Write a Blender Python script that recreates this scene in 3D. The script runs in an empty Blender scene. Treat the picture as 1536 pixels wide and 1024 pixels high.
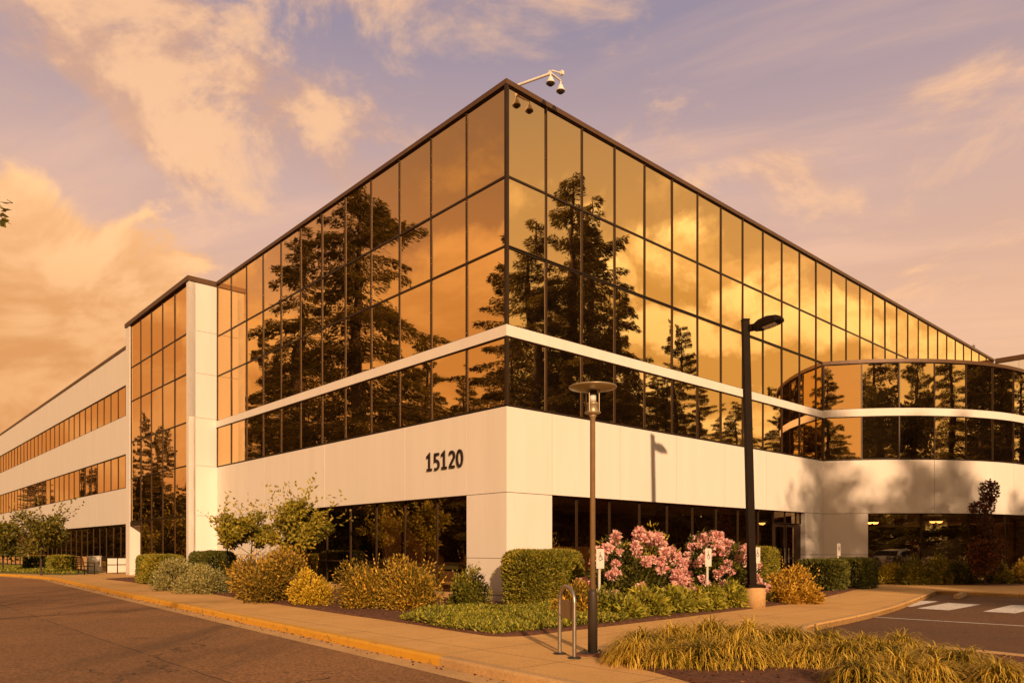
import bpy, bmesh, math, random
import numpy as np
from mathutils import Vector, Matrix

random.seed(7)
R = math.radians
sc = bpy.context.scene
COL = sc.collection
EYE = 1.43
F = 1110.0

# ------------------------------------------------------------------ helpers
def gp(px, py, z=0.0):
    """ground point seen at a photo pixel, at height z"""
    y = (EYE - z) * F / (py - 822.0)
    return ((px - 768.0) / F * y, y)

C0 = np.array([-0.14, 19.2])
A = math.atan2(0.674, 0.7386)
dR = np.array([math.cos(A), math.sin(A)])
dL = np.array([-math.sin(A), math.cos(A)])
def bw(u, v):
    """building plan coordinates (u along right face, v along left face) to world"""
    p = C0 + u * dR + v * dL
    return float(p[0]), float(p[1])

def setp(o, label=None, cat=None, group=None, kind=None):
    if label: o['label'] = label
    if cat: o['category'] = cat
    if group: o['group'] = group
    if kind: o['kind'] = kind
    return o

def empty(name, loc=(0, 0, 0), rz=0.0, **k):
    o = bpy.data.objects.new(name, None)
    COL.objects.link(o)
    o.location = loc
    o.rotation_euler = (0, 0, rz)
    o.empty_display_size = 0.2
    return setp(o, **k)

def link(name, me, parent=None, **k):
    o = bpy.data.objects.new(name, me)
    COL.objects.link(o)
    if parent is not None: o.parent = parent
    return setp(o, **k)

def copy_tree(o, parent=None):
    c = o.copy()
    COL.objects.link(c)
    if parent is not None: c.parent = parent
    for ch in list(o.children):
        copy_tree(ch, c)
    return c

class MB:
    """collects shapes, builds ONE mesh"""
    def __init__(s):
        s.v = []; s.f = []; s.m = []; s.cur = 0; s.smooth = []
    def add(s, vs, fs, sm=False):
        b = len(s.v)
        s.v.extend([tuple(map(float, p)) for p in vs])
        for f in fs:
            s.f.append([b + i for i in f]); s.m.append(s.cur); s.smooth.append(sm)
        return s
    def box(s, a, b):
        x0, y0, z0 = [min(p, q) for p, q in zip(a, b)]
        x1, y1, z1 = [max(p, q) for p, q in zip(a, b)]
        vs = [(x0,y0,z0),(x1,y0,z0),(x1,y1,z0),(x0,y1,z0),(x0,y0,z1),(x1,y0,z1),(x1,y1,z1),(x0,y1,z1)]
        fs = [(0,3,2,1),(4,5,6,7),(0,1,5,4),(1,2,6,5),(2,3,7,6),(3,0,4,7)]
        return s.add(vs, fs)
    def prism(s, poly, z0, z1, cap0=True):
        n = len(poly)
        ar = sum(poly[i][0]*poly[(i+1)%n][1]-poly[(i+1)%n][0]*poly[i][1] for i in range(n))
        if ar < 0: poly = poly[::-1]
        vs = [(p[0], p[1], z0) for p in poly] + [(p[0], p[1], z1) for p in poly]
        fs = [list(range(n, 2*n))]
        if cap0: fs.append(list(range(n))[::-1])
        for i in range(n):
            j = (i+1) % n
            fs.append((i, j, n+j, n+i))
        return s.add(vs, fs)
    def tube(s, pts, rad, seg=10, cap=True, sm=True):
        pts = [np.array(p, float) for p in pts]
        n = len(pts)
        if not hasattr(rad, '__len__'): rad = [rad]*n
        vs = []; ref = None
        for i in range(n):
            t = pts[min(i+1, n-1)] - pts[max(i-1, 0)]
            t /= (np.linalg.norm(t) + 1e-9)
            if ref is None:
                ref = np.array([1.0, 0, 0]) if abs(t[2]) > .8 else np.array([0, 0, 1.0])
            a = np.cross(t, ref); a /= (np.linalg.norm(a) + 1e-9)
            b = np.cross(t, a)
            ref = np.cross(a, t)
            for k in range(seg):
                q = 2*math.pi*k/seg
                vs.append(pts[i] + rad[i]*(math.cos(q)*a + math.sin(q)*b))
        fs = []
        for i in range(n-1):
            for k in range(seg):
                k2 = (k+1) % seg
                fs.append((i*seg+k, (i+1)*seg+k, (i+1)*seg+k2, i*seg+k2))
        s.add(vs, fs, sm)
        if cap:
            s.add(vs[:seg], [list(range(seg))]); s.add(vs[-seg:], [list(range(seg))[::-1]])
        return s
    def lathe(s, prof, seg=24, c=(0, 0), sm=True):
        vs = []
        for (r, z) in prof:
            for k in range(seg):
                q = 2*math.pi*k/seg
                vs.append((c[0]+r*math.cos(q), c[1]+r*math.sin(q), z))
        fs = []
        n = len(prof)
        for i in range(n-1):
            for k in range(seg):
                k2 = (k+1) % seg
                fs.append((i*seg+k, i*seg+k2, (i+1)*seg+k2, (i+1)*seg+k))
        if prof[0][0] > 1e-4: fs.append(list(range(seg))[::-1])
        if prof[-1][0] > 1e-4: fs.append([(n-1)*seg+k for k in range(seg)])
        return s.add(vs, fs, sm)
    def mesh(s, name, mats):
        me = bpy.data.meshes.new(name)
        me.from_pydata(s.v, [], s.f)
        if not isinstance(mats, (list, tuple)): mats = [mats]
        for m in mats: me.materials.append(m)
        me.polygons.foreach_set('material_index', s.m)
        me.polygons.foreach_set('use_smooth', s.smooth)
        me.update()
        return me
    def build(s, name, mats, parent=None, bevel=0, **k):
        me = s.mesh(name, mats)
        if bevel:
            bm = bmesh.new(); bm.from_mesh(me)
            bmesh.ops.remove_doubles(bm, verts=bm.verts, dist=1e-5)
            es = [e for e in bm.edges if len(e.link_faces) == 2 and e.calc_face_angle(0) > .6]
            bmesh.ops.bevel(bm, geom=es, offset=bevel, segments=2, profile=.6, affect='EDGES')
            bm.to_mesh(me); bm.free()
        return link(name, me, parent, **k)

# ------------------------------------------------------------------ materials
class NT:
    def __init__(s, tree): s.t = tree; s.t.nodes.clear()
    def n(s, typ, ins=None, **props):
        nd = s.t.nodes.new(typ)
        for k, v in props.items(): setattr(nd, k, v)
        if ins:
            for k, v in ins.items():
                if isinstance(v, bpy.types.NodeSocket): s.t.links.new(v, nd.inputs[k])
                else: nd.inputs[k].default_value = v
        return nd
    def math(s, op, a, b=0.0, clamp=False):
        nd = s.n('ShaderNodeMath', {0: a, 1: b}, operation=op); nd.use_clamp = clamp
        return nd.outputs[0]
    def vmath(s, op, a, b=(0, 0, 0)):
        return s.n('ShaderNodeVectorMath', {0: a, 1: b}, operation=op).outputs[0]
    def mix(s, f, a, b, blend='MIX'):
        nd = s.n('ShaderNodeMix', data_type='RGBA', blend_type=blend)
        for i, v in ((0, f), (6, a), (7, b)):
            if isinstance(v, bpy.types.NodeSocket): s.t.links.new(v, nd.inputs[i])
            else: nd.inputs[i].default_value = v if i == 0 else (*v[:3], 1)
        return nd.outputs[2]
    def noise(s, vec, scale, detail=4, rough=.55, dist=0.0, out=0):
        nd = s.n('ShaderNodeTexNoise', {'Scale': scale, 'Detail': detail, 'Roughness': rough, 'Distortion': dist})
        if vec is not None: s.t.links.new(vec, nd.inputs['Vector'])
        return nd.outputs[out]
    def ramp(s, fac, stops, interp='LINEAR'):
        nd = s.n('ShaderNodeValToRGB', {0: fac})
        cr = nd.color_ramp; cr.interpolation = interp
        while len(cr.elements) < len(stops): cr.elements.new(.5)
        for e, (p, c) in zip(cr.elements, stops):
            e.position = p; e.color = (*c[:3], 1) if hasattr(c, '__len__') else (c, c, c, 1)
        return nd.outputs[0]
    def smooth(s, x, a, b):
        return s.n('ShaderNodeMapRange', {0: x, 1: a, 2: b, 3: 0.0, 4: 1.0}, interpolation_type='SMOOTHSTEP').outputs[0]

def newmat(name):
    m = bpy.data.materials.new(name); m.use_nodes = True
    t = NT(m.node_tree)
    out = t.n('ShaderNodeOutputMaterial')
    return m, t, out

def mat(name, c1, c2=None, scale=3.0, rough=.6, metal=0.0, bump=0.0, bscale=40.0, spec=.5, detail=5, emit=None, estr=0, coat=0):
    m, t, out = newmat(name)
    pos = t.n('ShaderNodeTexCoord').outputs['Object']
    bs = t.n('ShaderNodeBsdfPrincipled', {'Roughness': rough, 'Metallic': metal, 'Specular IOR Level': spec})
    if c2 is None: bs.inputs['Base Color'].default_value = (*c1, 1)
    else:
        f = t.ramp(t.noise(pos, scale, detail), [(.32, 0.0), (.68, 1.0)])
        t.t.links.new(t.mix(f, c1, c2), bs.inputs['Base Color'])
    if bump:
        b = t.n('ShaderNodeBump', {'Strength': bump, 'Distance': .02, 'Height': t.noise(pos, bscale, 6, .65)})
        t.t.links.new(b.outputs[0], bs.inputs['Normal'])
    if emit:
        bs.inputs['Emission Color'].default_value = (*emit, 1); bs.inputs['Emission Strength'].default_value = estr
    if coat: bs.inputs['Coat Weight'].default_value = coat
    t.t.links.new(bs.outputs[0], out.inputs[0])
    return m

def leafmat(name, stops, trans=.10, rough=.5):
    m, t, out = newmat(name)
    at = t.n('ShaderNodeAttribute', attribute_name='rnd').outputs['Fac']
    col = t.ramp(at, stops)
    bs = t.n('ShaderNodeBsdfPrincipled', {'Base Color': col, 'Roughness': rough, 'Specular IOR Level': .25})
    tr = t.n('ShaderNodeBsdfTranslucent', {'Color': t.mix(.35, col, (.35, .33, .05))})
    mx = t.n('ShaderNodeMixShader', {0: trans, 1: bs.outputs[0], 2: tr.outputs[0]})
    t.t.links.new(mx.outputs[0], out.inputs[0])
    return m

M = {}
# precast white wall: faint dirt streaks running down
def wallmat():
    m, t, out = newmat('white_precast')
    pos = t.n('ShaderNodeTexCoord').outputs['Object']
    st = t.n('ShaderNodeMapping', {'Vector': pos, 'Scale': (2.2, 2.2, .18)}).outputs[0]
    f = t.ramp(t.noise(st, 1.0, 6, .6), [(.38, 0.0), (.75, 1.0)])
    c = t.mix(t.math('MULTIPLY', f, .55), (.80, .755, .71), (.70, .65, .60))
    g = t.ramp(t.noise(pos, .5, 4), [(.35, 0.0), (.7, 1.0)])
    c = t.mix(t.math('MULTIPLY', g, .35), c, (.74, .69, .64))
    hgt = t.n('ShaderNodeSeparateXYZ', {0: pos}).outputs[2]
    dirt = t.math('MULTIPLY', t.smooth(hgt, .55, -.05), t.smooth(t.noise(pos, 3.0, 5, .65), .35, .7))
    c = t.mix(t.math('MULTIPLY', dirt, .7), c, (.42, .33, .24))
    drip = t.n('ShaderNodeMapping', {'Vector': pos, 'Scale': (5.5, 5.5, .12)}).outputs[0]
    dr = t.math('MULTIPLY', t.smooth(t.noise(drip, 1.0, 4, .6), .60, .78), t.smooth(t.noise(pos, .35, 2), .42, .6))
    c = t.mix(t.math('MULTIPLY', dr, .28), c, (.50, .43, .36))
    b = t.n('ShaderNodeBump', {'Strength': .12, 'Distance': .01, 'Height': t.noise(pos, 60, 5, .7)})
    bs = t.n('ShaderNodeBsdfPrincipled', {'Base Color': c, 'Roughness': .75, 'Specular IOR Level': .3, 'Normal': b.outputs[0]})
    t.t.links.new(bs.outputs[0], out.inputs[0])
    return m
M['wall'] = wallmat()
M['joint'] = mat('joint_sealant', (.26, .22, .18), rough=.9)
M['frame'] = mat('bronze_frame', (.040, .021, .010), (.03, .015, .007), 2, rough=.45, metal=.2, spec=.4)
M['coping'] = mat('bronze_coping', (.13, .066, .030), (.10, .05, .023), 1.5, rough=.5, metal=.2)
M['roof'] = mat('roof_membrane', (.3, .28, .25), (.24, .22, .2), 1, rough=.9)
M['dark'] = mat('dark_inside', (.02, .016, .013), rough=.9)

def mirrorglass():
    m, t, out = newmat('bronze_mirror_glass')
    pos = t.n('ShaderNodeNewGeometry').outputs['Position']
    b = t.n('ShaderNodeBump', {'Strength': .10, 'Distance': .02, 'Height': t.noise(pos, 1.1, 2, .4)})
    g = t.n('ShaderNodeBsdfGlossy', {'Color': (.86, .59, .30, 1), 'Roughness': .012, 'Normal': b.outputs[0]})
    d = t.n('ShaderNodeBsdfDiffuse', {'Color': (.03, .02, .012, 1)})
    lw = t.n('ShaderNodeLayerWeight', {'Blend': .5}).outputs['Facing']
    f = t.n('ShaderNodeMapRange', {0: lw, 1: 0.0, 2: 1.0, 3: .80, 4: .98}).outputs[0]
    mx = t.n('ShaderNodeMixShader', {0: f, 1: d.outputs[0], 2: g.outputs[0]})
    t.t.links.new(mx.outputs[0], out.inputs[0])
    return m
M['glass'] = mirrorglass()
def clearglass():
    m, t, out = newmat('bronze_tinted_glass')
    g = t.n('ShaderNodeBsdfGlossy', {'Color': (.72, .56, .36, 1), 'Roughness': .012})
    tr = t.n('ShaderNodeBsdfTransparent', {'Color': (.80, .58, .36, 1)})
    lw = t.n('ShaderNodeLayerWeight', {'Blend': .5}).outputs['Facing']
    f = t.n('ShaderNodeMapRange', {0: lw, 1: 0.0, 2: 1.0, 3: .46, 4: .92}).outputs[0]
    mx = t.n('ShaderNodeMixShader', {0: f, 1: tr.outputs[0], 2: g.outputs[0]})
    t.t.links.new(mx.outputs[0], out.inputs[0])
    return m
M['gglass'] = clearglass()

def asphalt(name, c1, c2, crack=True):
    m, t, out = newmat(name)
    pos = t.n('ShaderNodeTexCoord').outputs['Object']
    big = t.ramp(t.noise(pos, .22, 5, .6), [(.3, 0.0), (.7, 1.0)])
    c = t.mix(big, c1, c2)
    gr = t.ramp(t.noise(pos, 26, 6, .8), [(.38, .40), (.62, 1.62)])
    c = t.mix(1.0, c, gr, 'MULTIPLY')
    sp = t.n('ShaderNodeTexVoronoi', {'Vector': pos, 'Scale': 70.0}).outputs['Distance']
    c = t.mix(t.math('MULTIPLY', t.math('LESS_THAN', sp, .16), .5), c, (.2, .17, .13))
    if crack:
        wob = t.vmath('ADD', pos, t.vmath('SCALE', t.noise(pos, .9, 5, .6, out=1)))
        nd = t.n('ShaderNodeVectorMath', operation='SCALE'); t.t.links.new(t.noise(pos, .8, 5, .6, out=1), nd.inputs[0]); nd.inputs['Scale'].default_value = 1.6
        wob = t.vmath('ADD', pos, nd.outputs[0])
        v = t.n('ShaderNodeTexVoronoi', {'Vector': wob, 'Scale': .16}, feature='DISTANCE_TO_EDGE').outputs['Distance']
        k = t.math('MULTIPLY', t.math('LESS_THAN', v, .0022), t.smooth(t.noise(pos, .3, 2), .47, .55))
        c = t.mix(t.math('MULTIPLY', k, .8), c, (.012, .01, .008))
        sd = t.n('ShaderNodeVectorMath', {0: pos, 1: (-.7386, -.674, 0)}, operation='DOT_PRODUCT').outputs['Value']
        sd = t.math('ADD', sd, t.math('ADD', 3.37, t.math('MULTIPLY', t.math('SUBTRACT', t.noise(pos, 1.5, 4), .5), .10)))
        sm = t.math('MULTIPLY', t.math('LESS_THAN', t.math('ABSOLUTE', sd), .013), t.smooth(t.noise(pos, .7, 3), .36, .5))
        c = t.mix(t.math('MULTIPLY', sm, .75), c, (.015, .011, .008))
        pt = t.math('GREATER_THAN', sd, 0.0)
        c = t.mix(t.math('MULTIPLY', pt, .16), c, (.09, .05, .025))
        st = t.n('ShaderNodeMapping', {'Vector': pos, 'Rotation': (0, 0, R(-45)), 'Scale': (.5, .06, 1)}).outputs[0]
        s2 = t.ramp(t.noise(st, 1.3, 4, .6), [(.52, 0.0), (.7, .5)])
        c = t.mix(s2, c, (.028, .022, .018))
    oil = t.n('ShaderNodeTexVoronoi', {'Vector': t.vmath('ADD', pos, (.3, .7, 0)), 'Scale': .55, 'Randomness': 1.0}).outputs['Distance']
    oil = t.math('ADD', oil, t.math('MULTIPLY', t.math('SUBTRACT', t.noise(pos, 6, 5, .7), .5), .35))
    c = t.mix(t.math('MULTIPLY', t.smooth(oil, .20, .02), .5), c, (.03, .02, .013))
    b = t.n('ShaderNodeBump', {'Strength': .6, 'Distance': .012, 'Height': t.noise(pos, 90, 4, .7)})
    bs = t.n('ShaderNodeBsdfPrincipled', {'Base Color': c, 'Roughness': .82, 'Specular IOR Level': .35, 'Normal': b.outputs[0]})
    t.t.links.new(bs.outputs[0], out.inputs[0])
    return m
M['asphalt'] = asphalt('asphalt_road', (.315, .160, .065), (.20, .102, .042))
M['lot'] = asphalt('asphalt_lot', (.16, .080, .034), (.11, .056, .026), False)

def concrete(name, c1, c2, joint=0.0):
    m, t, out = newmat(name)
    pos = t.n('ShaderNodeTexCoord').outputs['Object']
    c = t.mix(t.ramp(t.noise(pos, .7, 6, .62), [(.3, 0.0), (.7, 1.0)]), c1, c2)
    sp = t.ramp(t.noise(pos, 30, 4, .7), [(.35, .82), (.65, 1.12)])
    c = t.mix(1.0, c, sp, 'MULTIPLY')
    stn = t.ramp(t.noise(pos, 2.3, 5, .7), [(.56, 0.0), (.72, .45)])
    c = t.mix(stn, c, tuple(x*.55 for x in c1))
    if joint:
        mp = t.n('ShaderNodeMapping', {'Vector': pos, 'Rotation': (0, 0, -A)}).outputs[0]
        sx = t.n('ShaderNodeSeparateXYZ', {0: mp})
        for k, off in ((0, .2), (1, .45)):
            fr = t.math('FRACT', t.math('DIVIDE', t.math('ADD', sx.outputs[k], off + 200), joint))
            ln = t.math('LESS_THAN', t.math('ABSOLUTE', t.math('SUBTRACT', fr, .5)), .0055)
            c = t.mix(t.math('MULTIPLY', ln, .75), c, (.06, .045, .035))
    b = t.n('ShaderNodeBump', {'Strength': .35, 'Distance': .01, 'Height': t.noise(pos, 45, 5, .7)})
    bs = t.n('ShaderNodeBsdfPrincipled', {'Base Color': c, 'Roughness': .85, 'Specular IOR Level': .3, 'Normal': b.outputs[0]})
    t.t.links.new(bs.outputs[0], out.inputs[0])
    return m
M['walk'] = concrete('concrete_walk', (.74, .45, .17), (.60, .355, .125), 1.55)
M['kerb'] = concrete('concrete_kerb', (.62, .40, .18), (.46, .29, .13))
def yellowpaint():
    m, t, out = newmat('worn_yellow_paint')
    pos = t.n('ShaderNodeTexCoord').outputs['Object']
    c = t.mix(t.noise(pos, 3, 4), (.72, .39, .03), (.56, .28, .022))
    w = t.ramp(t.noise(pos, 7, 7, .75), [(.55, 0.0), (.66, 1.0)])
    c = t.mix(w, c, (.22, .14, .07))
    bs = t.n('ShaderNodeBsdfPrincipled', {'Base Color': c, 'Roughness': .7})
    t.t.links.new(bs.outputs[0], out.inputs[0])
    return m
M['yellow'] = yellowpaint()
def roadpaint():
    m, t, out = newmat('white_road_paint')
    pos = t.n('ShaderNodeTexCoord').outputs['Object']
    w = t.ramp(t.noise(pos, 9, 7, .75), [(.52, 0.0), (.66, 1.0)])
    c = t.mix(w, (.74, .72, .69), (.2, .17, .14))
    bs = t.n('ShaderNodeBsdfPrincipled', {'Base Color': c, 'Roughness': .75})
    t.t.links.new(bs.outputs[0], out.inputs[0])
    return m
M['paint'] = roadpaint()
M['mulch'] = mat('bark_mulch', (.17, .062, .025), (.08, .03, .014), 9, rough=.95, bump=1.0, bscale=26)
M['chip'] = leafmat('bark_chips', [(0, (.05, .02, .012)), (.6, (.13, .055, .028)), (1, (.22, .12, .07))], 0.0, .9)
M['soil'] = mat('grass_soil', (.075, .07, .028), (.05, .045, .02), .3, rough=.95, bump=.8, bscale=8)
M['verge'] = mat('mown_grass', (.09, .10, .02), (.13, .115, .03), .8, rough=.95, bump=1.0, bscale=20)
M['bark'] = mat('tree_bark', (.075, .048, .03), (.04, .026, .018), 6, rough=.95, bump=1.0, bscale=14)
M['steel'] = mat('galvanised_steel', (.42, .38, .33), (.33, .3, .26), 8, rough=.38, metal=.85)
M['black'] = mat('black_paint', (.016, .013, .012), (.022, .018, .016), 4, rough=.5)
M['rubber'] = mat('black_rubber', (.012, .012, .012), rough=.85)
M['lamppaint'] = mat('weathered_lamp_paint', (.40, .27, .14), (.30, .20, .105), 5, rough=.45, metal=.25)
M['lampdark'] = mat('dark_sleeve_paint', (.042, .030, .022), (.055, .04, .028), 5, rough=.5, spec=.3)
M['brass'] = mat('pale_lantern_metal', (.48, .40, .26), (.40, .32, .2), 5, rough=.4, metal=.5)
M['bronze'] = mat('dark_bronze_pole', (.010, .0055, .003), (.016, .009, .005), 3, rough=.6, spec=.08)
M['white'] = mat('white_paint', (.8, .77, .72), (.72, .68, .63), 6, rough=.45)
M['signblue'] = mat('dark_blue_print', (.02, .035, .12), rough=.5)
M['lens'] = mat('frosted_lens', (.75, .72, .65), rough=.3)
M['plate'] = mat('tan_metal_plate', (.30, .22, .13), (.25, .18, .1), 9, rough=.5, metal=.3)
M['numeral'] = mat('dark_bronze_numeral', (.02, .009, .006), rough=.5)
M['warmlamp'] = mat('lit_lamp_glass', (.8, .6, .3), rough=.4, emit=(1.0, .48, .16), estr=9.0)
M['inwall'] = mat('office_inner_wall', (.34, .25, .17), (.24, .17, .11), 1, rough=.8)
M['infloor'] = mat('office_carpet', (.34, .25, .16), (.26, .19, .12), 5, rough=.95)

# ------------------------------------------------------------------ leaf clouds
RNG = np.random.default_rng(11)
def unit(v):
    return v / (np.linalg.norm(v, axis=-1, keepdims=True) + 1e-9)
def leaf_mesh(name, P, D, L, W, m, rnd=None, roll=None, fold=0.18, extra=None):
    """one mesh of diamond shaped leaves at P along D"""
    n = len(P)
    D = unit(D)
    rv = RNG.normal(size=(n, 3))
    S = unit(np.cross(D, rv))
    N = np.cross(D, S)
    L = np.broadcast_to(L, (n,))[:, None]; W = np.broadcast_to(W, (n,))[:, None]
    a = P
    b = P + D*L*.45 + S*W*.5 + N*W*fold
    c = P + D*L
    d = P + D*L*.45 - S*W*.5 + N*W*fold
    V = np.stack([a, b, c, d], 1).reshape(-1, 3)
    if rnd is None: rnd = RNG.random(n)
    me = bpy.data.meshes.new(name)
    nv = 4*n
    me.vertices.add(nv); me.loops.add(nv); me.polygons.add(n)
    me.vertices.foreach_set('co', V.astype(np.float32).ravel())
    me.loops.foreach_set('vertex_index', np.arange(nv, dtype=np.int32))
    me.polygons.foreach_set('loop_start', np.arange(0, nv, 4, dtype=np.int32))
    at = me.attributes.new('rnd', 'FLOAT', 'FACE')
    at.data.foreach_set('value', np.clip(rnd, 0, 1).astype(np.float32))
    me.materials.append(m)
    me.update(calc_edges=True)
    return me

def blade_mesh(name, P, D, L, W, m, bend=1.0, seg=4, rnd=None, tip=0.0):
    """arching tapered grass blades"""
    n = len(P)
    D = unit(D)
    hor = D.copy(); hor[:, 2] = 0
    hor = unit(hor + RNG.normal(size=(n, 3))*np.array([.05, .05, 0]))
    S = np.stack([-hor[:, 1], hor[:, 0], np.zeros(n)], 1)
    L = np.broadcast_to(L, (n,)); W = np.broadcast_to(W, (n,)); bend = np.broadcast_to(bend, (n,))
    th0 = np.arcsin(np.clip(D[:, 2], -1, 1))
    pts = [P]; cur = P
    for i in range(seg):
        th = th0 - bend*(i/seg)**1.1*2.0
        stp = (L/seg)[:, None]*(hor*np.cos(th)[:, None] + np.array([0, 0, 1.0])*np.sin(th)[:, None])
        cur = cur + stp; pts.append(cur)
    V = []
    for i, p in enumerate(pts):
        w = (W*(1 - (i/seg)**1.6*.96)*.5)[:, None]
        V += [p - S*w, p + S*w]
    V = np.stack(V, 1)                      # n, 2(seg+1), 3
    k = 2*(seg+1)
    base = (np.arange(n)*k)[:, None, None]
    q = np.array([[2*i, 2*i+1, 2*i+3, 2*i+2] for i in range(seg)])[None]
    Fi = (base + q).reshape(-1)
    me = bpy.data.meshes.new(name)
    nf = n*seg
    me.vertices.add(n*k); me.loops.add(nf*4); me.polygons.add(nf)
    me.vertices.foreach_set('co', V.astype(np.float32).ravel())
    me.loops.foreach_set('vertex_index', Fi.astype(np.int32))
    me.polygons.foreach_set('loop_start', np.arange(0, nf*4, 4, dtype=np.int32))
    if rnd is None: rnd = RNG.random(n)
    at = me.attributes.new('rnd', 'FLOAT', 'FACE')
    at.data.foreach_set('value', np.clip(np.repeat(rnd, seg)+tip*(np.tile(np.arange(seg)/(seg-1.0), n)-.5), 0, 1).astype(np.float32))
    me.materials.append(m)
    me.update(calc_edges=True)
    return me

def lobes_points(n, size, nl=14, lobe=.42, shell=.5, low=0.0, seed=0):
    """points in a lumpy mound: size (rx, ry, h)"""
    rg = np.random.default_rng(seed)
    c = unit(rg.normal(size=(nl, 3))); c[:, 2] = np.abs(c[:, 2])
    c *= rg.uniform(.35, .72, size=(nl, 1))
    lr = rg.uniform(lobe*.7, lobe*1.2, nl)
    k = rg.integers(0, nl, n)
    d = unit(rg.normal(size=(n, 3)))
    r = lr[k]*(1 - shell*rg.random(n)**1.6)
    P = c[k] + d*r[:, None]
    dirs = unit(P*1.0 + d*.6)
    keep = P[:, 2] > low
    P, dirs, k = P[keep], dirs[keep], k[keep]
    P = P*np.array([size[0], size[1], size[2]])/1.02
    return P, dirs, rg.random(nl)[k]

def jit(D, a, up=0.0):
    D = unit(D) + RNG.normal(size=D.shape)*a
    D[:, 2] += up
    return D

def clump_rnd(base, n, a=.45):
    return np.clip(base*a + RNG.random(n)*(1-a), 0, 1)

G = lambda *s: [(p, c) for p, c in s]
LM = {
 'hedge': leafmat('hedge_leaf', G((0, (.04, .052, .008)), (.4, (.14, .14, .016)), (.8, (.34, .27, .028)), (1, (.52, .38, .04)))),
 'darkhedge': leafmat('dark_hedge_leaf', G((0, (.028, .036, .009)), (.6, (.09, .092, .016)), (1, (.22, .19, .03)))),
 'silver': leafmat('silver_leaf', G((0, (.10, .10, .035)), (.5, (.28, .255, .085)), (1, (.52, .44, .16)))),
 'barberry': leafmat('rusty_green_leaf', G((0, (.05, .045, .009)), (.4, (.20, .135, .018)), (.75, (.46, .27, .028)), (1, (.74, .38, .04)))),
 'gold': leafmat('golden_leaf', G((0, (.22, .14, .012)), (.5, (.58, .38, .025)), (1, (.80, .55, .05)))),
 'orange': leafmat('orange_leaf', G((0, (.16, .11, .014)), (.5, (.55, .31, .03)), (1, (.78, .50, .07)))),
 'nandina': leafmat('nandina_leaf', G((0, (.055, .05, .010)), (.4, (.22, .155, .02)), (.75, (.55, .32, .032)), (1, (.82, .46, .06)))),
 'rhodo': leafmat('rhododendron_leaf', G((0, (.024, .032, .008)), (.5, (.075, .08, .014)), (.85, (.22, .19, .03)), (1, (.42, .32, .05))), .12, .4),
 'yellowtip': leafmat('yellow_young_leaf', G((0, (.20, .17, .016)), (.6, (.48, .37, .03)), (1, (.68, .50, .06)))),
 'pink': leafmat('pink_petal', G((0, (.74, .28, .29)), (.5, (.88, .49, .46)), (1, (.95, .74, .67))), .3),
 'young': leafmat('young_tree_leaf', G((0, (.08, .08, .010)), (.45, (.28, .235, .025)), (1, (.58, .45, .06))), .32),
 'street': leafmat('street_tree_leaf', G((0, (.04, .046, .009)), (.6, (.13, .12, .018)), (1, (.36, .27, .04))), .3),
 'redleaf': leafmat('dark_red_leaf', G((0, (.04, .013, .007)), (.6, (.13, .036, .018)), (1, (.36, .12, .045))), .25),
 'cover': leafmat('ground_cover_leaf', G((0, (.06, .075, .010)), (.5, (.19, .19, .02)), (1, (.42, .36, .04)))),
 'lily': leafmat('strap_leaf', G((0, (.10, .12, .015)), (.5, (.34, .32, .035)), (1, (.62, .50, .07))), .25),
 'tuss': leafmat('golden_grass_blade', G((0, (.06, .058, .008)), (.3, (.29, .21, .02)), (.62, (.68, .45, .045)), (1, (.92, .66, .13))), .25),
 'conifer': leafmat('conifer_needle', G((0, (.035, .030, .007)), (.5, (.10, .075, .015)), (1, (.26, .165, .03))), .42, .7),
 'wood': leafmat('woodland_leaf', G((0, (.028, .026, .007)), (.6, (.09, .075, .016)), (1, (.24, .165, .035))), .38, .7),
}

# ------------------------------------------------------------------ camera, light, sky
cam = bpy.data.cameras.new('camera'); co = bpy.data.objects.new('camera', cam); COL.objects.link(co)
co.location = (0, 0, EYE); co.rotation_euler = (R(90), 0, 0)
cam.sensor_width = 36.0; cam.sensor_fit = 'HORIZONTAL'
cam.lens = F/1536*36; cam.shift_y = (822-512)/1536
cam.clip_start = .05; cam.clip_end = 3000
sc.camera = co

SUN_DIR = Vector((.215, -1.0, 0)).normalized()      # towards the sun, horizontal
SUN_EL = R(19.0)
sv = Vector((SUN_DIR.x*math.cos(SUN_EL), SUN_DIR.y*math.cos(SUN_EL), math.sin(SUN_EL)))
sl = bpy.data.lights.new('sun', 'SUN'); so = bpy.data.objects.new('sun', sl); COL.objects.link(so)
so.rotation_euler = sv.to_track_quat('Z', 'Y').to_euler()
so.location = (10, -60, 60)
sl.energy = 4.75; sl.angle = R(1.0); sl.color = (1.0, .62, .335)

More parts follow.
